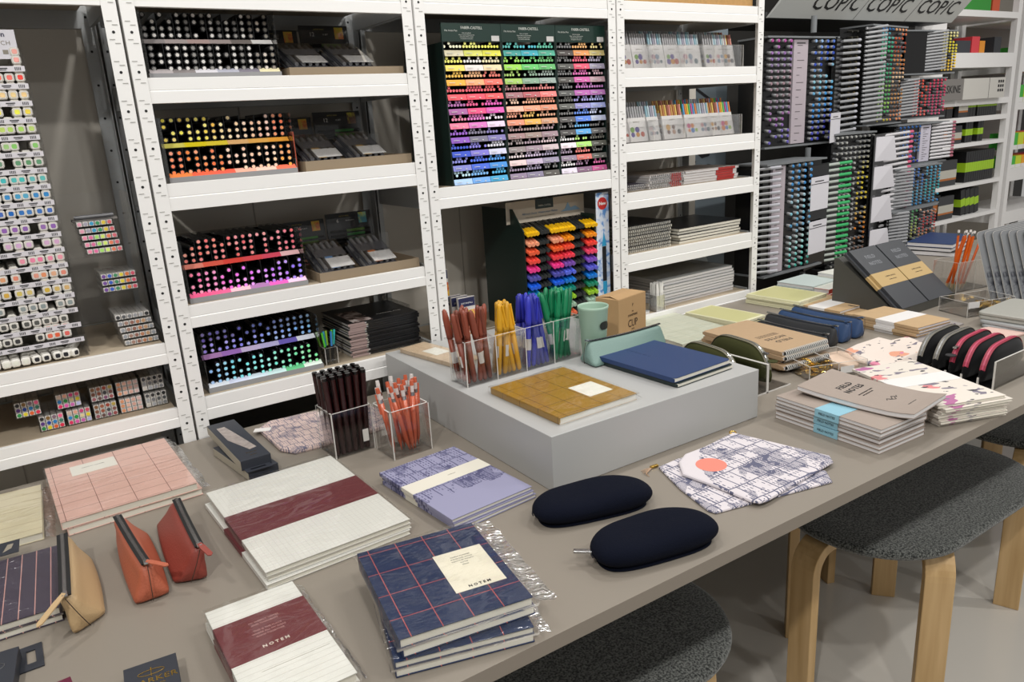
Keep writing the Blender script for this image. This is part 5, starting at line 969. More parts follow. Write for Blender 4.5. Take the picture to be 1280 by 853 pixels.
# corners given: back-left, front-left, front-right -> rotate so that the long side runs along y
A_, B_, C_ = [G(*p, TZ) for p in ((973, 522), (1103.5, 568), (1151, 545))]; W_ = (C_ - B_).length * 1.12; D_ = (A_ - B_).length; cen = (A_ + C_) / 2; ang = math.atan2((A_ - B_).y, (A_ - B_).x) - PI/2
def softbook(label, cx, cy, z, w, d, th, rz, lift=0, liftc=0, grp=None, cov=None, group_t=True):
    t = thing('memo_book', label, 'notebook', (cx, cy, z), rz, grp); nn = 10
    def zf(u): return lift * max(0, (u - .35) / .65) ** 2 + liftc * max(0, (.25 - u) / .25) ** 2   # u along length from front (0) to back (1)
    def sheet(z0, z1, ins): 
        rings = []
        for j in range(nn + 1):
            u = j / nn; y = -d/2 + ins + (d - 2*ins) * u; q = zf(1 - u) if False else zf(u); rings.append([(-w/2 + ins, y, z0 + q), (w/2 - ins*.3, y, z0 + q), (w/2 - ins*.3, y, z1 + q), (-w/2 + ins, y, z1 + q)])
        return rings
    MB().loft(sheet(.0008, th - .0008, .0012)).build('page_block', PAGEW, t); b = MB(); b.loft(sheet(0, .0008, 0)); b.loft(sheet(th - .0008, th, 0)); b.box(w/2, w/2 + .0006, -d/2, d/2, 0, th) if not lift and not liftc else None; b.build('cover', cov or gk, t); return t
bb_ = mat('pale_blue_band', '86b4c4', .5)
for i in range(6):
    pair = i // 2; first = i % 2 == 0; jj = (0, .003, -.003)[pair]
    t = softbook('grey covered memo book, %s of the %s banded pair from the bottom' % ('lower' if first else 'upper', nth(pair)), cen.x + jj, cen.y + jj, TZ + .0005 + pair * .0168 + (0 if first else .0078), W_, D_, .0072, ang + jj, 0, 0, 'banded grey memo books')
    if not first: b = MB(); b.box(-W_/2 - .0012, W_/2 + .0012, -.03, .022, .0074, .0078); b.box(-W_/2 - .0014, -W_/2 - .001, -.03, .022, -.0076, .0078); b.box(W_/2 + .001, W_/2 + .0014, -.03, .022, -.0076, .0078); b.build('paper_band', bb_, t); txt('FIELD NOTES', .006, INK, t, (-W_/2 - .0016, -.004, .0), (PI/2, 0, -PI/2), ext=.0002); 
TP = [G(*p, TZ + .064) for p in ((1000, 481), (1042.5, 467.5), (1180, 496), (1145.6, 514.8))]; tc_ = sum(TP, Vector()) / 4; e = (TP[0] - TP[3]); ta = math.atan2(e.y, e.x) - PI/2
t = softbook('top grey memo book with black lettering and a slightly curled cover', tc_.x - .004, tc_.y, TZ + .0512, W_ * 1.0, D_ * .99, .0095, ta, 0.008, .006, 'banded grey memo books')
R90 = (0, 0, PI/2 + PI); RT = (0, 0, -.0)
mk_ = lambda s, sz, x, y, dz=.0, **k: txt(s, sz, INK, t, (x, y, .0098 + dz), (0, 0, PI/2 * 0), **k)
mk_('FIELD', .018, -.0, .05, .0028, spacing=1.15, bold=.0003); mk_('NOTES', .018, .0, .03, .0017, spacing=1.15, bold=.0003); mk_('TWO STEP WEEKLY PLANNER', .004, .0, .008, .0008); mk_('AND JOURNAL PAGES', .004, -.004, .001, .0006)
b = MB(); b.tube([(-.018 + .006*i, -.042 + .005*math.sin(i*2.1), .0098) for i in range(7)], .0007, 4); b.tube([(-.01 + .005*i, -.047 + .004*math.cos(i*1.7), .0098) for i in range(5)], .0006, 4); b.build('line_drawing', INK, t); mk_('DURABLE MATERIALS', .0035, 0, -.08, .001)
# bird print notebooks
def bird_mat(name, base='d3cbc0', s=1., c1='cf7f80', c2='a8658f', lo=.65):
    if name in MATS: return MATS[name]
    m = mat(name, base, .6); n, L, b = nodes(m); tc = n.new('ShaderNodeTexCoord'); mp = n.new('ShaderNodeMapping'); mp.inputs['Scale'].default_value = (1, 2.0, 1); mp.inputs['Rotation'].default_value = (0, 0, .5); L.new(tc.outputs['Object'], mp.inputs[0])
    def blob(sc, th, off):
        t = n.new('ShaderNodeTexNoise'); t.inputs['Scale'].default_value = sc; t.inputs['Detail'].default_value = 2; q = n.new('ShaderNodeVectorMath'); q.operation = 'ADD'; q.inputs[1].default_value = (off, off, 0); L.new(mp.outputs[0], q.inputs[0]); L.new(q.outputs[0], t.inputs[0]); return math_n(n, L, 'GREATER_THAN', t.outputs[0], th)
    f1 = mix_n(n, L, blob(8*s, lo, 0), lin(base), lin(c1)); f2 = mix_n(n, L, blob(9*s, lo + .02, 3), f1, lin(c2)); f3 = mix_n(n, L, blob(20*s, .64, 7), f2, lin('77707c')); f4 = mix_n(n, L, blob(38*s, .67, 11), f3, lin('2c2c36')); L.new(f4, b.inputs['Base Color']); return m
bird = bird_mat('bird_print'); TB = [G(*p, TZ + .043) for p in ((1055, 458), (1130, 446), (1243, 490), (1190, 515))]
C, w, d, a = fit([(1058, 456), (1130, 446), (1243, 490), (1190, 515)], TZ + .043); w = .155; d = .245; cx, cy = (TB[3] + TB[2]).x / 2, 0
fb = (TB[3] + TB[2]) / 2; dr = ((TB[0] - TB[3]) + (TB[1] - TB[2])).normalized(); ga = math.atan2(dr.y, dr.x) - PI/2; cc = fb + dr * d/2 + Vector((.004, 0, 0))
for i in range(7):
    t = book('notebook', 'cream notebook with watercolour birds, %s' % ('topmost of the pile, under a white band' if i == 6 else '%s from the bottom of its pile' % nth(i)), 'notebook', (cc.x + (.006, .001, .004, -.004, .003, .005, 0)[i], cc.y + (.002, -.002, .001, .003, -.002, -.006, .004)[i]), w, d, .0056, ga + (.0, .01, -.01, .02, 0, .015, 0)[i], bird, PAGES, z=TZ + .0005 + i * .0061, group='bird print notebooks', ct=.0006)
MB().box(-w/2 - .0005, w/2 + .0005, -.015, .035, .0058, .0061).build('paper_band', mat('white_band', 'd8d5d2', .6), t)
# cloths with bird print
bird2 = bird_mat('bird_cloth', 'dccfc4', .9, 'd99a7e', 'cf7f98', .62)
flatpoly('tea_towel', 'folded pale cloth printed with birds and pink flowers behind the acrylic box', 'cloth', [(1056, 437), (1070, 430), (1098, 421), (1114, 425), (1135, 420), (1165, 432), (1170, 452), (1120, 462), (1102, 457), (1072, 450)], TZ + .0003, .008, bird2)
flatpoly('cloth_bag', 'crumpled pale peach cloth bag end beside the blue pouches', 'cloth', [(1034, 441), (1050, 438), (1060, 441), (1074, 455), (1064, 458), (1040, 452)], TZ + .0003, .016, mat('peach_cloth', 'd0b7a2', .8, var=.1, vscale=60))
flatpoly('notebook_sleeve', 'pale pink printed sleeve lying at the right edge behind the black pouches', 'cloth', [(1225, 410), (1275, 402), (1300, 412), (1250, 424)], TZ + .0003, .006, mat('pale_pink_cloth', 'c9aba0', .8))
# arched pouches standing on edge
def archpouch(label, P0, P1, h, wd, m, zipm, group, tabm=None):     # P0 front bottom, P1 back bottom
    v = P1 - P0; L = v.length; a = math.atan2(v.y, v.x); t = thing('pencil_pouch', label, 'pouch', (P0.x, P0.y, P0.z), a, group); rings = []; N = 18
    def top(u): return h * (1 - (abs(2*u - 1)) ** 4.5 * .62)
    for i in range(N + 1):
        u = i / N; e = min(1, math.sin(PI * min(max(u, .015), .985)) ** .35); H_ = top(u); wv = wd / 2 * e; x = L * u; zb = .012 * (1 - e)
        rings.append([(x, wv * math.cos(q) * (1 if math.sin(q) > -.3 else .8), zb + (H_ - zb) * (.5 + .5 * math.copysign(abs(math.sin(q)) ** .7, math.sin(q)))) for q in [2*PI*k/16 for k in range(16)]])
    MB().loft(rings).build('body', m, t, smooth=True); b = MB(); pts = [(L * u, 0, top(u) + .0004) for u in [(.03 + .94*i/24) for i in range(25)]]
    pts = [(L*.012, 0, h * .42)] + pts
    R = []
    for p in pts: R.append([(p[0], -wd*.17, p[2] - .0008), (p[0], wd*.17, p[2] - .0008), (p[0], wd*.17, p[2] + .0008), (p[0], -wd*.17, p[2] + .0008)])
    b.loft(R).build('zip_tape', zipm, t); R = [[(p[0] - .0005, -.0016, p[2]), (p[0], .0016, p[2]), (p[0], .0016, p[2] + .0018), (p[0], -.0016, p[2] + .0018)] for p in pts]; MB().loft(R).build('zip_teeth', STEEL if zipm.name != 'burgundy_zip' else mat('pink_teeth', 'b5405f', .35), t)
    if tabm: p = pts[3]; MB().box(-.014, .004, -.004, .004, .0, .003).build('zip_slider', STEEL, t, loc=(p[0], 0, p[2] + .001)); MB().cyl((-.028, 0, 0), (-.028, 0, .002), .011, n=16).build('zip_tag', tabm, t, loc=(p[0], 0, p[2] - .012))
    return t
olv = mat('olive_cloth', '3b3d22', .85, bump=.3, bscale=500); ozip = mat('olive_zip', '6e6a58', .5)
archpouch('olive green arched pouch nearest the plinth, partly hidden behind it', Vector((1.222, -.565, TZ + .003)), Vector((1.243, -.375, TZ + .003)), .082, .036, olv, ozip, 'olive arched pouches')
archpouch('olive green arched pouch with a metal zip pull, right one of the two', Vector((1.296, -.590, TZ + .003)), Vector((1.320, -.395, TZ + .003)), .088, .040, olv, ozip, 'olive arched pouches', olv)
t = thing('acrylic_stand', 'clear acrylic stand holding the two olive pouches at the plinth corner', 'stand', (1.262, -.50, TZ)); MB().box(-.08, .08, -.11, .11, 0, .002).build('base_plate', ACR, t); MB().box(-.003, .003, -.11, .06, .002, .065).build('divider', mat('clear_edge_lilac', 'a9a6b8', .2) if False else ACR, t); b = MB(); b.box(-.003, .003, -.1115, -.1095, 0, .066); b.box(-.003, .003, -.11, .06, .065, .0662); b.box(-.08, .08, -.1115, -.11, 0, .003); b.build('rim', EDGE, t)
bkv = mat('black_velvet', '08080a', .9, sheen=.1); gz = mat('grey_zip', '6b675e', .5); rz_ = mat('burgundy_zip', '8c2036', .5)
for i in range(5):
    y = -.748 - i * .0345; x = 1.618 - .012 * (i > 2) + (.0 if i < 2 else .004)
    archpouch('black arched pouch with a %s zip, %s from the left in the acrylic rack' % ('grey' if i < 2 else 'burgundy', nth(i)), Vector((x, y, TZ + .004)), Vector((x + .205, y + .012, TZ + .004)), .077, .0335, bkv, gz if i < 2 else rz_, 'black arched pouches', mat('black_rubber', '1c1c1e', .6) if i == 2 else None)
t = thing('acrylic_stand', 'low clear acrylic rack holding the five black pouches', 'stand', (1.72, -.81, TZ)); MB().box(-.11, .12, -.1, .1, 0, .003).build('base_plate', mat('black_plastic', '0d0d0e', .35), t); MB().box(-.11, .12, -.1035, -.1005, 0, .062).build('side_plate', ACRG, t); b = MB(); b.box(-.1115, -.11, -.1035, -.1, 0, .062); b.box(-.11, .12, -.1035, -.1005, .062, .0626)
for k in range(4): b.box(-.112, -.110, -.073 + k * .0345, -.069 + k*.0345, .003, .02)
b.build('rim', EDGE, t)
# charcoal and blue wedge pouches
chl = leather('charcoal_leather', '26282b'); bll = leather('denim_blue_leather', '2b456b')
for i, (xr, m, nm, l2) in enumerate(((1.612, chl, 'charcoal grey leather pouch nearest the kraft spiral pads', 0), (1.650, chl, 'charcoal grey leather pouch with a steel zip pull beside the blue ones', 0), (1.706, bll, 'denim blue leather pouch next to the charcoal ones', 0), (1.764, bll, 'denim blue leather pouch, rightmost of the four long pouches', 0))):
    yf = -.515; yb = -.295; hz = (.042, .055, .055, .055)[i]; bx_ = xr + .002
    pouch('pencil_pouch', nm, [Vector((bx_ - .018, yf, TZ + .001)), Vector((bx_ + .018, yf, TZ + .001)), Vector((bx_ + .018, yb + .005, TZ + .001))], [Vector((xr, yf - .004, TZ + hz)), Vector((xr + .006, yb, TZ + hz))], hz, m, m, tabdir=1.9, tabl=.014, zipm=mat('zip_grey_tape', '4a4d52', .7), gw=.0035, group='long leather pouches')
# acrylic clip box
def clips(t, n, w, d, h): 
    b = MB(); rnd = random.Random(n)
    for i in range(n):
        M = Matrix.Translation((rnd.uniform(-w, w), rnd.uniform(-d, d), rnd.uniform(.006, h))) @ Matrix.Rotation(rnd.uniform(0, 6), 4, 'Z') @ Matrix.Rotation(rnd.uniform(-1, 1), 4, 'X')
        b.prism([(-.008, 0), (.008, 0), (.006, .009), (-.006, .009)], -.001, .001, 0, M); b.cyl(M @ Vector((-.006, .010, 0)), M @ Vector((.006, .010, 0)), .0016, n=6)
        b.tube([M @ Vector(p) for p in ((-.005, 0, .001), (-.007, -.012, .004), (0, -.016, .005), (.007, -.012, .004), (.005, 0, .001))], .0007, 4)
    b.build('clips', GOLD, t)['kind'] = 'stuff'
A = G(1000, 470, TZ); Bv = G(1073, 468, TZ); t = thing('acrylic_tray', 'low clear acrylic box of brass clips in front of the kraft spiral pads', 'box', ((A.x + Bv.x)/2 + .02, -.60, TZ), -.35); clearbox(t, .15, .11, .034, .002, div=(0.0,))
t2_ = thing('brass_clips', 'heap of brass and white clips in the clear box by the kraft pads', 'clips', t.location + Vector((-.035, .010, .003)), -.35); clips(t2_, 26, .026, .038, .016)
MB().box(.005, .04, -.0558, -.0552, .008, .024).build('price_label', packs, t)
t = thing('acrylic_tray', 'clear acrylic tray of brass clips with a white label beside the slanted memo books', 'box', (2.235, -.575, TZ), -.3); clearbox(t, .17, .10, .042, .002, div=(0,)); MB().box(-.083, -.045, -.0512, -.0502, .026, .044).build('price_label', packs, t)
t2_ = thing('brass_clips', 'heap of brass clips in the labelled tray near the orange pencils', 'clips', Vector((2.275, -.588, TZ + .003)), -.3); clips(t2_, 22, .03, .03, .016)
# kraft notebooks with white bands
def kraftpile(P, n, th, z, lab, grp, band=True):
    C, w, d, a = fit(P, z + n * th)
    for i in range(n):
        t = book('notebook', lab % nth(i), 'notebook', (C[0] + random.uniform(-.004, .004), C[1] + random.uniform(-.004, .004)), w, d, th * .9, a + random.uniform(-.02, .02), KRAFT, PAGEW, z=z + i * th, group=grp, rnd=.004)
        if band: b = MB(); k = .9; b.box(-w/2 - .0006, w/2 + .0006, -.03, .025, th*.9, th*.93); b.box(-w/2 - .0012, -w/2 - .0004, -.03, .025, 0, th*.93); b.build('paper_band', mat('white_band', 'd8d5d2', .6), t)
    return t
t = kraftpile([(1000, 378), (1030, 367), (1082, 377), (1052, 392)], 2, .009, TZ + .0005, 'kraft notebook with white band behind the blue pouches, %s from the bottom', 'kraft notebooks behind the blue pouches'); txt('notes', .014, INK, t, (0, -.07, .0086), (0, 0, PI/2), bold=.0003)
kraftpile([(1045, 388), (1068, 378), (1098, 384), (1075, 396)], 1, .008, TZ + .0005, 'plain kraft notebook between the banded kraft piles, %s from the bottom', 'plain kraft notebook', False)
kraftpile([(1078, 391), (1107, 381), (1172, 398), (1148, 414)], 4, .0085, TZ + .0005, 'kraft notebook with white band in front of the memo stand, %s from the bottom', 'kraft notebooks in front of the memo stand')
# white and red books
def whitepile(P, n, th, lab, cov, grp, sp='f'):
    C, w, d, a = fit(P, TZ + n * th)
    for i in range(n): book('notebook', lab % nth(i), 'notebook', (C[0] + random.uniform(-.004, .004), C[1] + random.uniform(-.004, .004)), w, d, th * .93, a + random.uniform(-.02, .02), cov, PAGEW, z=TZ + .0005 + i * th, group=grp, spine=sp)
whitepile([(978, 352), (1004, 342), (1045, 348), (1020, 360)], 3, .0115, 'white and pale teal notebook beside the shelving corner, %s from the bottom', mat('pale_teal_cover', 'b9c4c0', .5), 'pale teal notebooks')
whitepile([(1026, 340), (1052, 333), (1082, 338), (1058, 347)], 4, .0120, 'white notebook behind the red-edged ones, %s from the bottom', mat('ivory_cover', 'd6d6cc', .5), 'ivory notebooks')
whitepile([(1012, 358), (1032, 350), (1062, 353), (1036, 364)], 2, .0150, 'notebook with a bright red spine, %s from the bottom', mat('red_spine_cover', 'b8341f', .45), 'red-spined notebooks')
for o in [o for o in COL.objects if 'bright red spine' in o.get('label', '')]:
    c = [q for q in o.children if q.name.startswith('cover')][0]; bbx = c.bound_box; MB().box(bbx[0][0] + .001, bbx[6][0] - .001, bbx[0][1] + .001, bbx[6][1], .014, .0143).build('white_top', mat('ivory_cover', 'd6d6cc', .5), o)
# memo book stand
t = thing('memo_stand', 'dark grey slanted stand carrying the charcoal memo books', 'stand', (2.03, -.44, TZ)); dgs = mat('stand_grey', '45443f', .6)
R_ = [(0, 0), (0, .022), (.026, .03), (.20, .165), (.215, .165), (.215, 0)]
M_ = Matrix(((0, 0, 1, 0), (1, 0, 0, 0), (0, 1, 0, 0), (0, 0, 0, 1)))
MB().prism([(-.034, 0), (-.034, .026), (-.026, .026), (-.024, .008), (.17, .150), (.185, .150), (.185, 0)], -.01, .285, 0, M_).build('stand_body', dgs, t)
mb_c = mat('charcoal_cover', '34363a', .35, bump=.1, bscale=300); kb_ = mat('kraft_band', 'ad9261', .6)
for i in range(4):
    x = 2.092 + (.140 if i > 1 else 0) + (-.010 if i % 2 == 0 else 0); lv = i % 2; an = math.atan2(.142, .194)
    t = thing('memo_book', 'charcoal memo book with kraft band, %s of the %s pair on the slanted stand' % (('under one', 'front one')[lv], ('left', 'right')[i // 2]), 'notebook', (x, -.464 - .001, TZ + .012 + .0), 0, 'charcoal memo books on the stand'); t.rotation_euler = (an + .06, 0, 0); off = .0015 + lv * .0085
    t.location += Vector((0, -math.sin(an) * off, math.cos(an) * off + .001)); w, d, th = .132, .232, .0078
    MB().box(-w/2, w/2 - .001, .001, d - .001, .0008, th - .0008).build('page_block', PAGEW, t); b = MB(); b.box(-w/2, w/2, 0, d, 0, .0008); b.box(-w/2, w/2, 0, d, th - .0008, th); b.box(-w/2 - .0006, -w/2, 0, d, 0, th); b.build('cover', mb_c, t)
    b = MB(); b.box(-w/2 - .001, w/2 + .001, .085, .135, th, th + .0004); b.box(-w/2 - .0014, -w/2 - .0006, .085, .135, 0, th + .0004); b.build('paper_band', kb_, t); txt('3 MEMO BOOKS', .007, INK, t, (.01, .115, th + .0005)); txt('DURABLE MATERIALS', .004, INK, t, (.01, .103, th + .0005))
    gi = mat('silver_ink', '83868a', .4); txt('FIELD', .018, gi, t, (.0, .195, th), spacing=1.1); txt('NOTES', .018, gi, t, (.0, .170, th), spacing=1.1)
# pencils in a clear cup
t = thing('acrylic_pen_cup', 'clear divided acrylic box with orange pencils beside the memo stand', 'holder', (2.50, -.40, TZ), -.2); clearbox(t, .16, .09, .095, .0025, div=(0,))
for i, (x, y, le, az) in enumerate([(-.055, .0, .05, .5), (-.05, -.02, .22, .1), (-.045, .01, .26, .15), (-.06, -.01, .30, .1), (-.05, .02, .36, .2), (-.035, -.02, .33, .0), (-.062, .02, .40, .05), (-.03, 0, .28, .3)]):
    place_pen('pencil', Vector((2.50 + x, -.40 + y, TZ + .0035)), le, az - .35, 'orange pencil with a white eraser in the clear box, %s' % ['standing nearly upright at the left', 'second from the left', 'third from the left', 'leaning in the middle', 'leaning furthest back', 'in front of the others', 'leaning most to the right', 'short-looking one at the back'][i], 'orange pencils')
# grey folders in a rack
fg = mat('folder_grey', '77797b', .45, bump=.05); smg = artm('folder_photo', '77797b', '6c6e72', '2c2e38')
for i in range(7):
    t = thing('grey_folder', 'slanted grey folder with a dark winter photo, %s' % ('frontmost with a blue label' if i == 6 else '%s from the left in the rack' % nth(i)), 'folder', (2.325 + i * .016, -.575 - i * .0145, TZ + .004), 0, 'slanted grey folders'); t.rotation_euler = (-.27, -.12, -.35)
    P = rrect(.20, .215, .012, 4); M_ = Matrix(((1, 0, 0, .1), (0, 0, -1, 0), (0, 1, 0, .108), (0, 0, 0, 1)))
    MB().prism(P, -.0012, .0012, 0, M_).build('board', fg, t); MB().prism(rrect(.19, .12, .005, 3), .0013, .0016, 0, M_ @ Matrix.Translation((0, -.05, 0))).build('photo_print', smg, t)
    b = MB(); b.tube([(x + .1, 0, z + .108) for x, z in P], .0009, 4, closed=True); b.build('pale_edge', mat('folder_edge', 'b5b1aa', .5), t)
    if i == 6: MB().box(.05, .16, -.0035, -.0016, .145, .178).build('blue_label', mat('blue_label', '1f4f86', .4), t); MB().box(-.0, .12, -.0035, -.0016, .19, .207).build('red_sticker', mat('red_print', 'a8302c', .5), t)
t = thing('folder_rack', 'low clear rack that carries the slanted grey folders', 'rack', (2.42, -.68, TZ), -.12); MB().box(-.11, .13, -.15, .12, 0, .0025).build('base_plate', ACRG, t)
# grey quilted cases and pads at the right edge
C, w, d, a = fit([(1225, 389), (1262, 372), (1340, 382), (1300, 402)], TZ + .040); qm = mat('quilted_silver', '9d9c94', .4, bump=.4, bscale=60)
for i in range(4): 
    t = thing('quilted_case', 'silver-grey quilted case at the right edge, %s from the bottom' % nth(i), 'case', (C.x, C.y - (.012 if i < 2 else 0), TZ + .0005 + i*.0100), a + (.05, -.03, .02, 0)[i], 'silver quilted cases'); P = rrect(w + (.02 if i < 2 else 0), d, .015, 5)
    MB().loft([[(x*k, y*k, z) for x, y in P] for k, z in ((.98, 0), (1, .003), (.995, .0075), (.96, .0098), (.5, .0099))]).build('body', qm if i > 1 else mat('pad_cover_grey', '9a9c9c', .45), t)
# blue book and dark books behind the stand
C, w, d, a = fit([(1138, 300), (1160, 292), (1212, 291), (1195, 309)], TZ + .050)
for i, (m, nm, th) in enumerate(((blkc, 'black hardcover book at the bottom of the pile behind the memo stand', .018), (blkc, 'black hardcover book in the middle of the pile behind the memo stand', .015), (bl, 'royal blue hardcover book on top of the pile behind the memo stand', .016))):
    book('hardcover_book', nm, 'book', (C[0], C[1]), w, d, th, a + (.05, -.03, 0)[i], m, PAGEW, z=TZ + .0005 + (0, .0182, .0334)[i], ct=.0018, spine='b')
# purple pens and striped pouch
for i in range(3):
    p = G(1158 + 14*i, 415 - 6*i, TZ + .012); t = thing('purple_pen', 'shiny purple pen lying behind the black pouches, %s from the left' % nth(i), 'pen', (1.86 + i*.05, -.655 + .004*i, TZ + .0125), group='purple pens'); t.rotation_euler = (0, 0, .35); b = MB(); b.cyl((-.05, 0, 0), (.03, 0, 0), .006, n=10); b.build('barrel', mat('purple_metal', '4d2a7e', .25, metal=.6), t); MB().cyl((.031, 0, 0), (.055, 0, 0), .0055, .003, n=10).build('tip', mat('purple_metal', '4d2a7e', .25, metal=.6), t)
flatpoly('striped_sleeve', 'grey striped fabric sleeve lying under the purple pens', 'cloth', [(1133, 425), (1160, 408), (1188, 400), (1205, 404), (1170, 418), (1145, 432)], TZ + .0003, .005, mat('striped_grey', '8d8784', .7, var=.3, vscale=200))

# ------------------------------------------------------------------ marker spinners right of the shelving
stub = thing('studio_marker', 'x', 'marker'); sb = mat('grey_marker_body', '8f9092', .35)
MB().loft([[(.0052*math.cos(q), y, .0052*math.sin(q)) for q in [2*PI*i/8 for i in range(8)]] for y in (.0, .022)]).build('barrel', sb, stub, smooth=True); MB().cyl((0, -.0030, 0), (0, .0006, 0), .0046, .0057, n=8).build('colour_end', OC, stub)
NS = [0]
panelm = mat('spinner_plate', '6f7274', .4); lab_m = mat('lilac_label', 'a79da3', .5); cardw = mat('white_card', 'cfcdd2', .5); gloss = mat('black_gloss_panel', '0a0a0b', .08)
def grad(stops):
    L = [tuple(lin(h)[:3]) for h in stops]
    def f(u): u = min(max(u, 0), .9999) * (len(L) - 1); i = int(u); k = u - i; return tuple(L[i][j] * (1 - k) + L[i + 1][j] * k for j in range(3)) + (1,)
    return f
def tier(name, label, A, B, ytop, rows, blocks, depth=None, sideL=None, sideR=None, plate=True):
    # A=(px,py,dist) bottom-left, B=(px,py,dist) bottom-right of the face; ytop = pixel row of the upper-left corner
    depth = depth or (.12 if plate else .016)
    a = D(*A); b = D(*B); z0 = (a.z + b.z) / 2; v = Vector((b.x - a.x, b.y - a.y, 0)); w = v.length; an = math.atan2(v.y, v.x)
    h = min((abs((lambda q: 426.5 - FPX * q.dot(CU) / q.dot(CF))(Vector((a.x, a.y, z0 + k * .005)) - CAM) - ytop), k * .005) for k in range(4, 130))[1]
    SREST = []; t = thing('marker_tower', label, 'display', (a.x, a.y, z0), an); MB().box(0, w, .012, depth, .006, h - .006).build('core', SMOKE, t)
    if plate: MB().box(-.004, w + .004, -.006, depth + .004, 0, .006).build('bottom_plate', panelm, t); MB().box(-.004, w + .004, -.006, depth + .004, h - .006, h).build('top_plate', panelm, t)
    Mt = Matrix.Translation((a.x, a.y, z0)) @ Matrix.Rotation(an, 4, 'Z'); rh = (h - .016) / rows
    for (f0, f1, kind, val) in blocks:
        if kind == 'label':
            MB().box(w*f0, w*f1, .004, .012, .01, h - .01).build('label_strip', lab_m if val is None else mat('strip_' + val, val, .5), t); b_ = MB(); hw_ = w*(f1-f0)
            for k in range(14): zz = .02 + (h - .05) * k / 13; b_.box(w*f0 + hw_*.25, w*f0 + hw_*(.45 + .3*((k*7) % 3)/2), .0034, .004, zz, zz + .0018)
            b_.box(w*f0 + hw_*.2, w*f0 + hw_*.8, .0034, .004, h - .024, h - .019); b_.build('label_print', mat('dim_ink', '4a4648', .7), t)
        elif kind == 'gloss': MB().box(w*f0, w*f1, .002, .012, .008, h - .008).build('gloss_panel', gloss, t)
        elif kind == 'card': 
            for (c0, c1) in val: MB().box(w*f0, w*f1, -.010, -.008, h*c0, h*c1).build('hanging_card', cardw, t); b_ = MB(); b_.box(w*(f0*.8+f1*.2), w*(f0*.3+f1*.7), -.0104, -.010, h*(c0*.15 + c1*.85), h*(c0*.12 + c1*.88)); b_.box(w*f0, w*f1, -.0104, -.010, h*(c0*.22 + c1*.78), h*(c0*.2 + c1*.8)); b_.build('card_print', INK, t)
        elif kind == 'hook':
            for (c0, c1) in val: MB().add([(w*f0, .0, h*c0), (w*f1, -.03, h*c0), (w*(f0*.3+f1*.7), -.03, h*c1), (w*f0, 0, h*c1), (w*f0, .012, h*c0), (w*f1, -.02, h*c0), (w*(f0*.3+f1*.7), -.02, h*c1), (w*f0, .012, h*c1)], [(0, 1, 2, 3), (7, 6, 5, 4), (0, 4, 5, 1), (2, 6, 7, 3), (1, 5, 6, 2), (3, 7, 4, 0)]).build('hanging_card', cardw, t)
        elif kind == 'stubs':
            n, fc, dens, out = val
            for r in range(rows):
                for i in range(n):
                    if random.random() > dens: continue
                    u = (i + .5) / n; c = fc(r / (rows - 1), u); x = w * (f0 + (f1 - f0) * u); zz = .010 + rh * (rows - 1 - r + .5)
                    if callable(c): continue
                    p = Mt @ Vector((x, -out, zz)); 
                    if NS[0] < 300 and 'left spinner' in label: NS[0] += 1; put(stub, p, 'grey marker with coloured end, %s row, %s column of the %s %s' % (nth(r), nth(i), name, 'left block' if f0 < .3 else 'right block'), 'markers in the spinners', c, (.12, 0, an))
                    else: SREST.append((x, zz, c, out))
        elif kind == 'side':      # markers sticking out sideways, seen along their length
            m_, c = val
            for r in range(rows): zz = .010 + rh * (r + .5); q = MB(); q.cyl((w*f0, .02, zz), (w*f1, -.028, zz + .006), .0052, n=7); k_ = .45 if 'green' in label else .08; q.cyl((w*(f1 - (f1-f0)*k_), -.028 + .048*k_, zz + .006 - .006*k_), (w*f1 + (f1-f0)*w*.04, -.0305, zz + .0064), .0056, n=7, m=1); q.build('marker_barrel', [sb if m_ is None else m_, mat('end_' + c, c, .5)], t)
    if SREST:
        b = MB()
        for x, zz, c, out in SREST: b.col = lin('26251f' if 'flank' in name else '7c7d7f'); b.cyl((x, -out, zz), (x, .012, zz + .002), .0046, n=6); b.col = c; b.cyl((x, -out - .003, zz), (x, -out + .001, zz), .0044, .0052, n=6)  # flank bodies use a darker grey: the shade there is put into the colour
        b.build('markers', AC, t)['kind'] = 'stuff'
    return t, w, h
sat = lambda stops: (lambda r, u, g=grad(stops): g(r))
pinkv = lambda r, u: grad(['b04a90', '9a6fae', '7f6f9c', 'a08a94', '9a8088', '8a7a80', '8c7c98', 'a060a0', '7a6ab0', '6a60b0'])(r + .04*u)
bluev = lambda r, u: grad(['8fb0d8', '3f62c0', '2a44a8', '8fc0c8', '6fb0d0', '3f90d0', '3a88d0', '5a60b8', '4a50c0'])(r + .1 * (u > .5))
aq = lambda r, u: grad(['3f86c0', '4a90c8', '2f80c0', '9fc0cc', '7fc0d0', '4a90c0', 'a8c0c0', '8fd0d0', '3fa898'])(r + .12 * u)
greens = lambda r, u: grad(['2060a0', '38a090', '20a070', '18a048', '189080', '208048', 'a8c840', '28b050', '60c040', '48a840'])(r)
tier('upper', 'upper tier of the left spinner, pink and blue marker ends beside a lilac strip', (955, 184, 2.66), (1040, 181, 2.86), 45, 18, [(.0, .34, 'stubs', (4, pinkv, .93, .008)), (.38, .58, 'label', None), (.62, .97, 'stubs', (4, bluev, .92, .004))])
t, w, h = tier('upper side', 'right flank of the left spinner with grey markers and a hanging white card', (1040, 181, 2.84), (1057, 178, 3.02), 43, 17, [(0, .45, 'gloss', 0), (.5, 1., 'side', (None, 'a9a9b0')), (-.35, .30, 'card', [(.03, .30)])], plate=False)
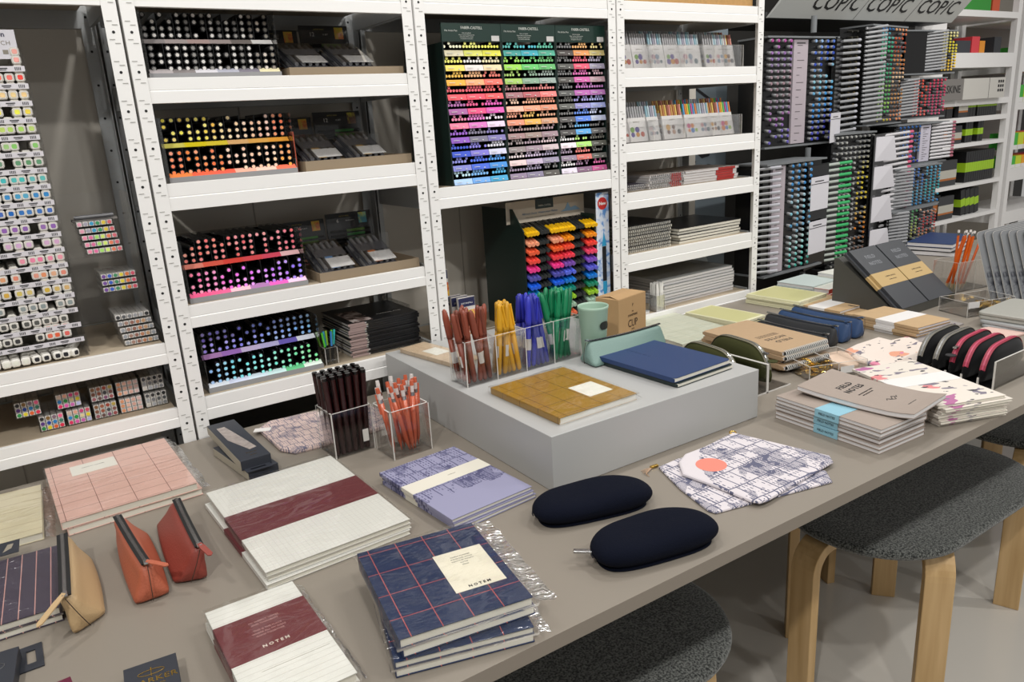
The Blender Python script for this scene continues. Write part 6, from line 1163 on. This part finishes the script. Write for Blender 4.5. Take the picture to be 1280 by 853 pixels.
tier('lower', 'lower tier of the left spinner, turquoise marker ends, white cards and green markers', (954, 342, 2.60), (1024, 336, 2.80), 206, 18, [(-.04, .10, 'side', (None, 'a9a9b0')), (.12, .33, 'label', None), (.37, .80, 'stubs', (4, aq, .98, .003))])
t, w, h = tier('lower side', 'right flank of the lower left spinner with green-ended markers and two white cards', (1005, 339, 2.74), (1046, 333, 2.90), 205, 18, [(0, .6, 'gloss', 0), (.62, 1., 'side', (mat('pale_green_barrel', 'a5aca5', .35), '2f9c5a')), (.02, .52, 'card', [(.18, .48), (.58, .88)])], plate=False)
t = thing('spinner_post', 'grey post of the left marker spinner standing between its two tiers', 'post', D(1003, 340, 2.9)); t.location.z = 0; [MB().cyl((0, 0, q0), (0, 0, q1), .010, n=12).build('post_section', panelm, t) for q0, q1 in ((.02, .76), (1.155, 1.20), (1.59, 1.645))]; MB().cyl((0, 0, 0), (0, 0, .02), .2, n=24).build('foot_plate', SMOKE, t)
w2 = lambda r, u: grad(['20609c', '50b0a0', '30a878', '28a850', '208878', '40b070', '208060', '88b848', '30a860', 'a0c850', '38b060', 'c0b040'])(r) if u < .5 else grad(['e0a878', 'c05028', '801c10', 'd08848', 'b06020', 'e8c8a0', '503020', 'c89050', '604030', 'e09060'])(r + (u - .5) * .1)
tier('second upper', 'upper tier of the second spinner with green and orange marker ends', (1082, 158, 3.0), (1124, 154, 3.2), 30, 22, [(-.02, .20, 'side', (None, '8f9092')), (.22, 1., 'stubs', (8, w2, .85, .005))])
tier('second flank', 'dark left flank of the second spinner with olive markers in painted shade', (1046, 163, 3.0), (1080, 158, 3.05), 33, 16, [(.2, .8, 'stubs', (3, lambda r, u: grad(['1c1a14', '3c3418', '4a3c14', '6a5420', '5c5028'])(r), .8, .006))], plate=False)
yo = lambda r, u: ((.35, .35, .33, 1) if u < .55 else grad(['7f7f7c', '8f8f88', 'c0b030', 'c8b028', 'c0a860', 'd0781c', '50504c', 'c87040'])(r))
tier('second lower', 'lower tier of the second spinner with grey, yellow and orange marker ends', (1034, 338, 2.95), (1082, 333, 3.05), 168, 26, [(.0, 1., 'stubs', (9, yo, .82, .005))])
tier('second lower flank', 'right flank of the second spinner with white brochures and pink-ended markers', (1083, 333, 3.02), (1117, 330, 3.25), 167, 26, [(.0, .15, 'gloss', 0), (.4, 1., 'side', (mat('white_marker', 'c4c2c4', .35), 'c45a78')), (.05, .5, 'hook', [(.12, .30), (.36, .54), (.60, .76), (.80, .97)])], plate=False)
yl = lambda r, u: grad(['e0d8a0', 'd8c828', 'e0d040', 'e0b818', 'e8c048'])(r)
tier('third top', 'topmost tier of the third spinner with a glossy black panel and yellow marker ends', (1129, 94, 3.25), (1191, 92, 3.4), 38, 13, [(.0, .42, 'gloss', 0), (.42, .68, 'side', (None, '8f9092')), (.69, 1.02, 'stubs', (5, yl, .85, .006))])
tier('third second', 'second tier of the third spinner with red and pink marker ends', (1125, 150, 3.2), (1178, 146, 3.35), 98, 12, [(.0, .2, 'side', (None, '8f9092')), (.2, 1., 'stubs', (9, lambda r, u: grad(['d05040', 'd84c38', 'c84048', 'd86860'])(r) if u < .5 else grad(['c8405c', 'b83c60', 'c05070'])(r), .85, .006))])
tier('third third', 'third tier of the third spinner with navy marker ends and a white label', (1118, 208, 3.15), (1180, 203, 3.35), 156, 11, [(.0, .45, 'stubs', (6, lambda r, u: grad(['2c5c9c', '204c90', '5878a8', '24309c'])(r), .75, .005)), (.48, .68, 'label', 'b8b4c0'), (.72, 1., 'side', (mat('white_marker', 'c4c2c4', .35), '9a5a68'))])
tier('third fourth', 'fourth tier of the third spinner with cyan and blue marker ends', (1114, 262, 3.1), (1171, 257, 3.3), 212, 12, [(.0, .24, 'side', (None, '8f9092')), (.25, 1., 'stubs', (8, lambda r, u: grad(['4870b0', '3c68a8', '58a0b8', '2c80b8'])(r) if u < .5 else grad(['5898b8', '2c90a8', '38a0a0', '3c80b8'])(r), .85, .006))])
tier('third fifth', 'lowest visible tier of the third spinner with green, yellow and red marker ends', (1112, 306, 3.1), (1166, 301, 3.3), 266, 10, [(.0, .2, 'side', (None, '8f9092')), (.2, 1., 'stubs', (9, lambda r, u: grad(['488858', '70a060', 'a8a858', '80885c'])(r) if u < .4 else grad(['c0a088', 'a03c38', 'a84040', 'b09068'])(r), .75, .006))])
# canopy sign of the spinners
A = D(960, 22, 2.75); Bq = D(1190, 22, 3.35); v = Bq - A; v.z = 0; an = math.atan2(v.y, v.x); w = v.length; zc = A.z
t = thing('canopy_sign', 'long slanted grey canopy sign with outlined black lettering above the spinners', 'sign', (A.x, A.y, zc), an); sg = mat('sign_grey', 'aeafab', .5)
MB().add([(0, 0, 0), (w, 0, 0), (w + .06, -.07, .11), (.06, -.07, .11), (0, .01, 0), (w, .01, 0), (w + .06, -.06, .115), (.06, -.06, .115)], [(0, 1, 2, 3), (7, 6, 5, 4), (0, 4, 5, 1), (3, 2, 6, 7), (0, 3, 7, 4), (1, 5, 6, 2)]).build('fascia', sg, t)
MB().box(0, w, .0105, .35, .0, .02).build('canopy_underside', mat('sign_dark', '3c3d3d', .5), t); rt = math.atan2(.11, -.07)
for k in range(3):
    cx = w * (.245 + .29 * k) + .02 * (k == 0); q = .46; lx = cx + .03
    txt('COP/C', .082, mat('sign_black', '111111', .5), t, (lx, -.07*q - .0008, .11*q), (rt, 0, 0), shear=.28, sx=1.15, bold=.0006, ext=.0004)
for k in (1, 2): MB().add([(w*(.12 + .29*k) + .045*0, -.0008, 0), (w*(.12 + .29*k) + .003, -.0008, 0), (w*(.12 + .29*k) + .063, -.0708, .11), (w*(.12 + .29*k) + .06, -.0708, .11)], [(0, 1, 2, 3)]).build('seam_line', mat('dim_ink', '4a4648', .7), t)

# ------------------------------------------------------------------ far shelving on the right
def farunit(label, xa, xb, y, levels, d=.35, top=2.1):
    t = thing('shelving_unit', label, 'shelf', (xa, y, 0)); w = xb - xa; fw_ = mat('far_white', 'e2e0de', .4)
    for x in (0, w - .04): MB().box(x, x + .04, 0, .03, 0, top).build('upright', fw_, t); MB().box(x, x + .04, d - .03, d, 0, top).build('upright', fw_, t)
    for z, th in levels: MB().box(.04, w - .04, .0, d, z - th, z).build('shelf_board', fw_, t)
    MB().box(.0, w, d, d + .01, 0, top).build('back_board', mat('far_back', '8c857a', .5), t); return t
Y = .45; xL = 3.80; xR = 4.62
ZL = [V(1215, y, Y).z for y in (66, 106, 146, 178, 228, 268)]
farunit('far white shelving unit with black and lime notebooks beyond the spinners', xL, xR, Y, [(1.75, .03), (ZL[0], .07), (ZL[1] - .0705, .03), (ZL[2], .025), (ZL[3], .02), (ZL[4], .02), (ZL[5], .02), (.3, .03)])
limeb = mat('lime_band', '9ac21e', .5); blks = mat('black_spine', '151516', .4); orb = mat('orange_band', 'a8622a', .5)
def nrow(x0, x1, z, h, n, band, lab, lean=0):
    for i in range(n):
        w_ = (x1 - x0) / n; t = thing('notebook', lab % nth(i), 'notebook', (x0 + i * w_, Y + .02, z + .0005), group=lab.replace(', %s from the left', '')); t.rotation_euler = (0, lean, 0)
        MB().box(0, w_ * .9, 0, .14, 0, h).build('cover', blks, t); MB().box(-.0004, w_ * .9 + .0004, -.0006, .14, h*.34, h*.64).build('colour_band', band, t)
zb_ = V(1215, 146, Y).z
X = lambda px, y: V(px, y, Y).x
nrow(X(1181, 125), X(1198, 125), ZL[2], .135, 2, orb, 'black notebook with orange band on the first far shelf, %s from the left'); nrow(X(1212, 125), X(1226, 125), ZL[2], .135, 4, limeb, 'black notebook with lime band, left group, first far shelf, %s from the left'); nrow(X(1228, 125), X(1252, 125), ZL[2], .135, 9, limeb, 'black notebook with lime band, right group, first far shelf, %s from the left')
nrow(X(1180, 163), X(1190, 163), ZL[3], .105, 2, orb, 'small black notebook with orange band on the second far shelf, %s from the left'); nrow(X(1212, 163), X(1221, 163), ZL[3], .105, 3, limeb, 'cream-edged notebook with lime band on the second far shelf, %s from the left'); nrow(X(1227, 163), X(1234, 163), ZL[3], .105, 2, limeb, 'black notebook with lime band beside the cream ones, %s from the left')
nrow(X(1164, 205), X(1180, 205), ZL[4], .15, 2, orb, 'tall black notebook with orange band on the third far shelf, %s from the left'); nrow(X(1212, 205), X(1247, 205), ZL[4], .16, 13, limeb, 'tall black notebook with lime band on the third far shelf, %s from the left')
nrow(X(1168, 245), X(1181, 245), ZL[5], .13, 3, orb, 'black notebook with orange band on the fourth far shelf, %s from the left'); nrow(X(1208, 245), X(1230, 245), ZL[5], .135, 4, limeb, 'leaning black notebook with lime band on the fourth far shelf, %s from the left', -.16)
for i, (px, z, h, w_) in enumerate(((1198, ZL[2], .11, .09), (1192, ZL[3], .09, .10), (1181, ZL[4], .13, .17), (1184, ZL[5], .12, .15))):
    t = thing('notebook_display', 'grey and white display notebook facing forward on the %s far shelf' % nth(i), 'notebook', (X(px, 180), Y + .015, z + .0005)); MB().box(0, w_, 0, .02, 0, h).build('cover', mat('far_dark_cover', '2e2e30', .4), t); MB().box(0, w_, -.001, 0, h*.3, h*.62).build('white_band', mat('far_band', 'b5b2a6', .5), t); MB().box(0, w_, -.001, 0, h*.22, h*.3).build('orange_line', orb, t)
t = thing('brand_board', 'grey header board with dark lettering above the first far shelf', 'sign', (X(1158, 98), Y - .03, ZL[1] - .07)); w_ = X(1197, 98) - X(1158, 98); MB().box(0, w_, 0, .02, 0, .10).build('board', mat('far_grey', '77736f', .5), t); txt('ERSKINE', .05, mat('sign_black', '111111', .5), t, (w_ * .6, -.001, .05), (PI/2, 0, 0))
t = thing('storage_box', 'white storage box with a nine-dot mark on the upper far shelf', 'box', (X(1198, 98), Y - .03, ZL[1] - .07)); w_ = X(1252, 98) - X(1198, 98) - .02; MB().box(0, w_, 0, .25, 0, .10).build('box_body', mat('far_box', 'c2bfb8', .5), t); MB().box(w_*.60, w_*.605, -.001, 0, 0, .10).build('box_seam', mat('dim_ink', '4a4648', .7), t)
for i in range(9): MB().box(w_*.82 + (i % 3)*.022, w_*.82 + (i % 3)*.022 + .013, -.0015, 0, .03 + (i // 3)*.022, .043 + (i // 3)*.022).build('dot_mark', INK, t)
FB = [('green box with a lime strip standing on the top far shelf', 1213, 1245, 14, 28, '2c8a2c'), ('small red and orange carton on the top far shelf', 1247, 1256, 14, 24, 'c0502c')]
for lb, pa, pb, ya, yb, c in FB:
    x0 = X(pa, 20); x1 = min(X(pb, 20), xR - .05); t = thing('storage_box', lb, 'box', (x0, Y + .03, 1.7505)); MB().box(0, x1 - x0, 0, .15, 0, .09).build('box_body', mat('far_' + c, c, .5), t)
for i, (pa, pb, c, lb) in enumerate(((1203, 1222, '34363c', 'dark grey box at the left of the far white ledge'), (1223, 1233, 'd03c44', 'red block in the middle of the far white ledge'), (1233, 1240, 'd88a20', 'orange block next to the red one on the far ledge'), (1251, 1260, '2a2c30', 'black box at the right end of the far ledge'))):
    x0 = X(pa, 50); x1 = min(X(pb, 50), xR - .05); t = thing('storage_box', lb, 'box', (x0, Y + .03, ZL[0] + .0005)); MB().box(0, max(.02, x1 - x0 - .004), 0, .12, 0, .06 + .02*(i % 2)).build('box_body', mat('far_' + c, c, .5), t)
t = thing('white_end_panel', 'tall white end panel beside the third spinner', 'panel', (3.52, .40, 0)); MB().box(0, .27, 0, .03, 0, 1.74).build('panel', mat('far_white', 'e2e0de', .4), t)
ZR = [V(1270, y, Y).z for y in (75, 130, 215, 258)]
farunit('second far white shelving unit with neon coloured stock at the right edge', 4.66, 5.5, Y, [(1.75, .03), (ZR[0], .06), (V(1270, 128, Y).z, .04), (V(1270, 210, Y).z, .07), (V(1270, 262, Y).z, .07)])
neonc = ['3fae3a', 'c8d42a', 'e8a020', 'e85a30', 'e03c50', 'd83c80', 'a83c90', '5c3c80']
for lv, (py, h) in enumerate(((60, .08), (115, .10), (170, .10), (196, .07))):
    z = [ZR[0], V(1270, 128, Y).z, V(1270, 210, Y).z + .10, V(1270, 210, Y).z][lv]
    for i in range(8): t = thing('neon_pack', 'neon pack, %s from the left, %s row of the second far unit' % (nth(i), nth(lv)), 'pack', (4.72 + i * .07, Y + .02, z + .0005), group='neon packs'); MB().box(0, .066, 0, .12, 0, h * .9).build('pack_body', mat('neon_' + neonc[i], neonc[i], .5), t); MB().box(0, .066, -.001, 0, 0, h*.25).build('pack_label', mat('far_white', 'e2e0de', .4), t)
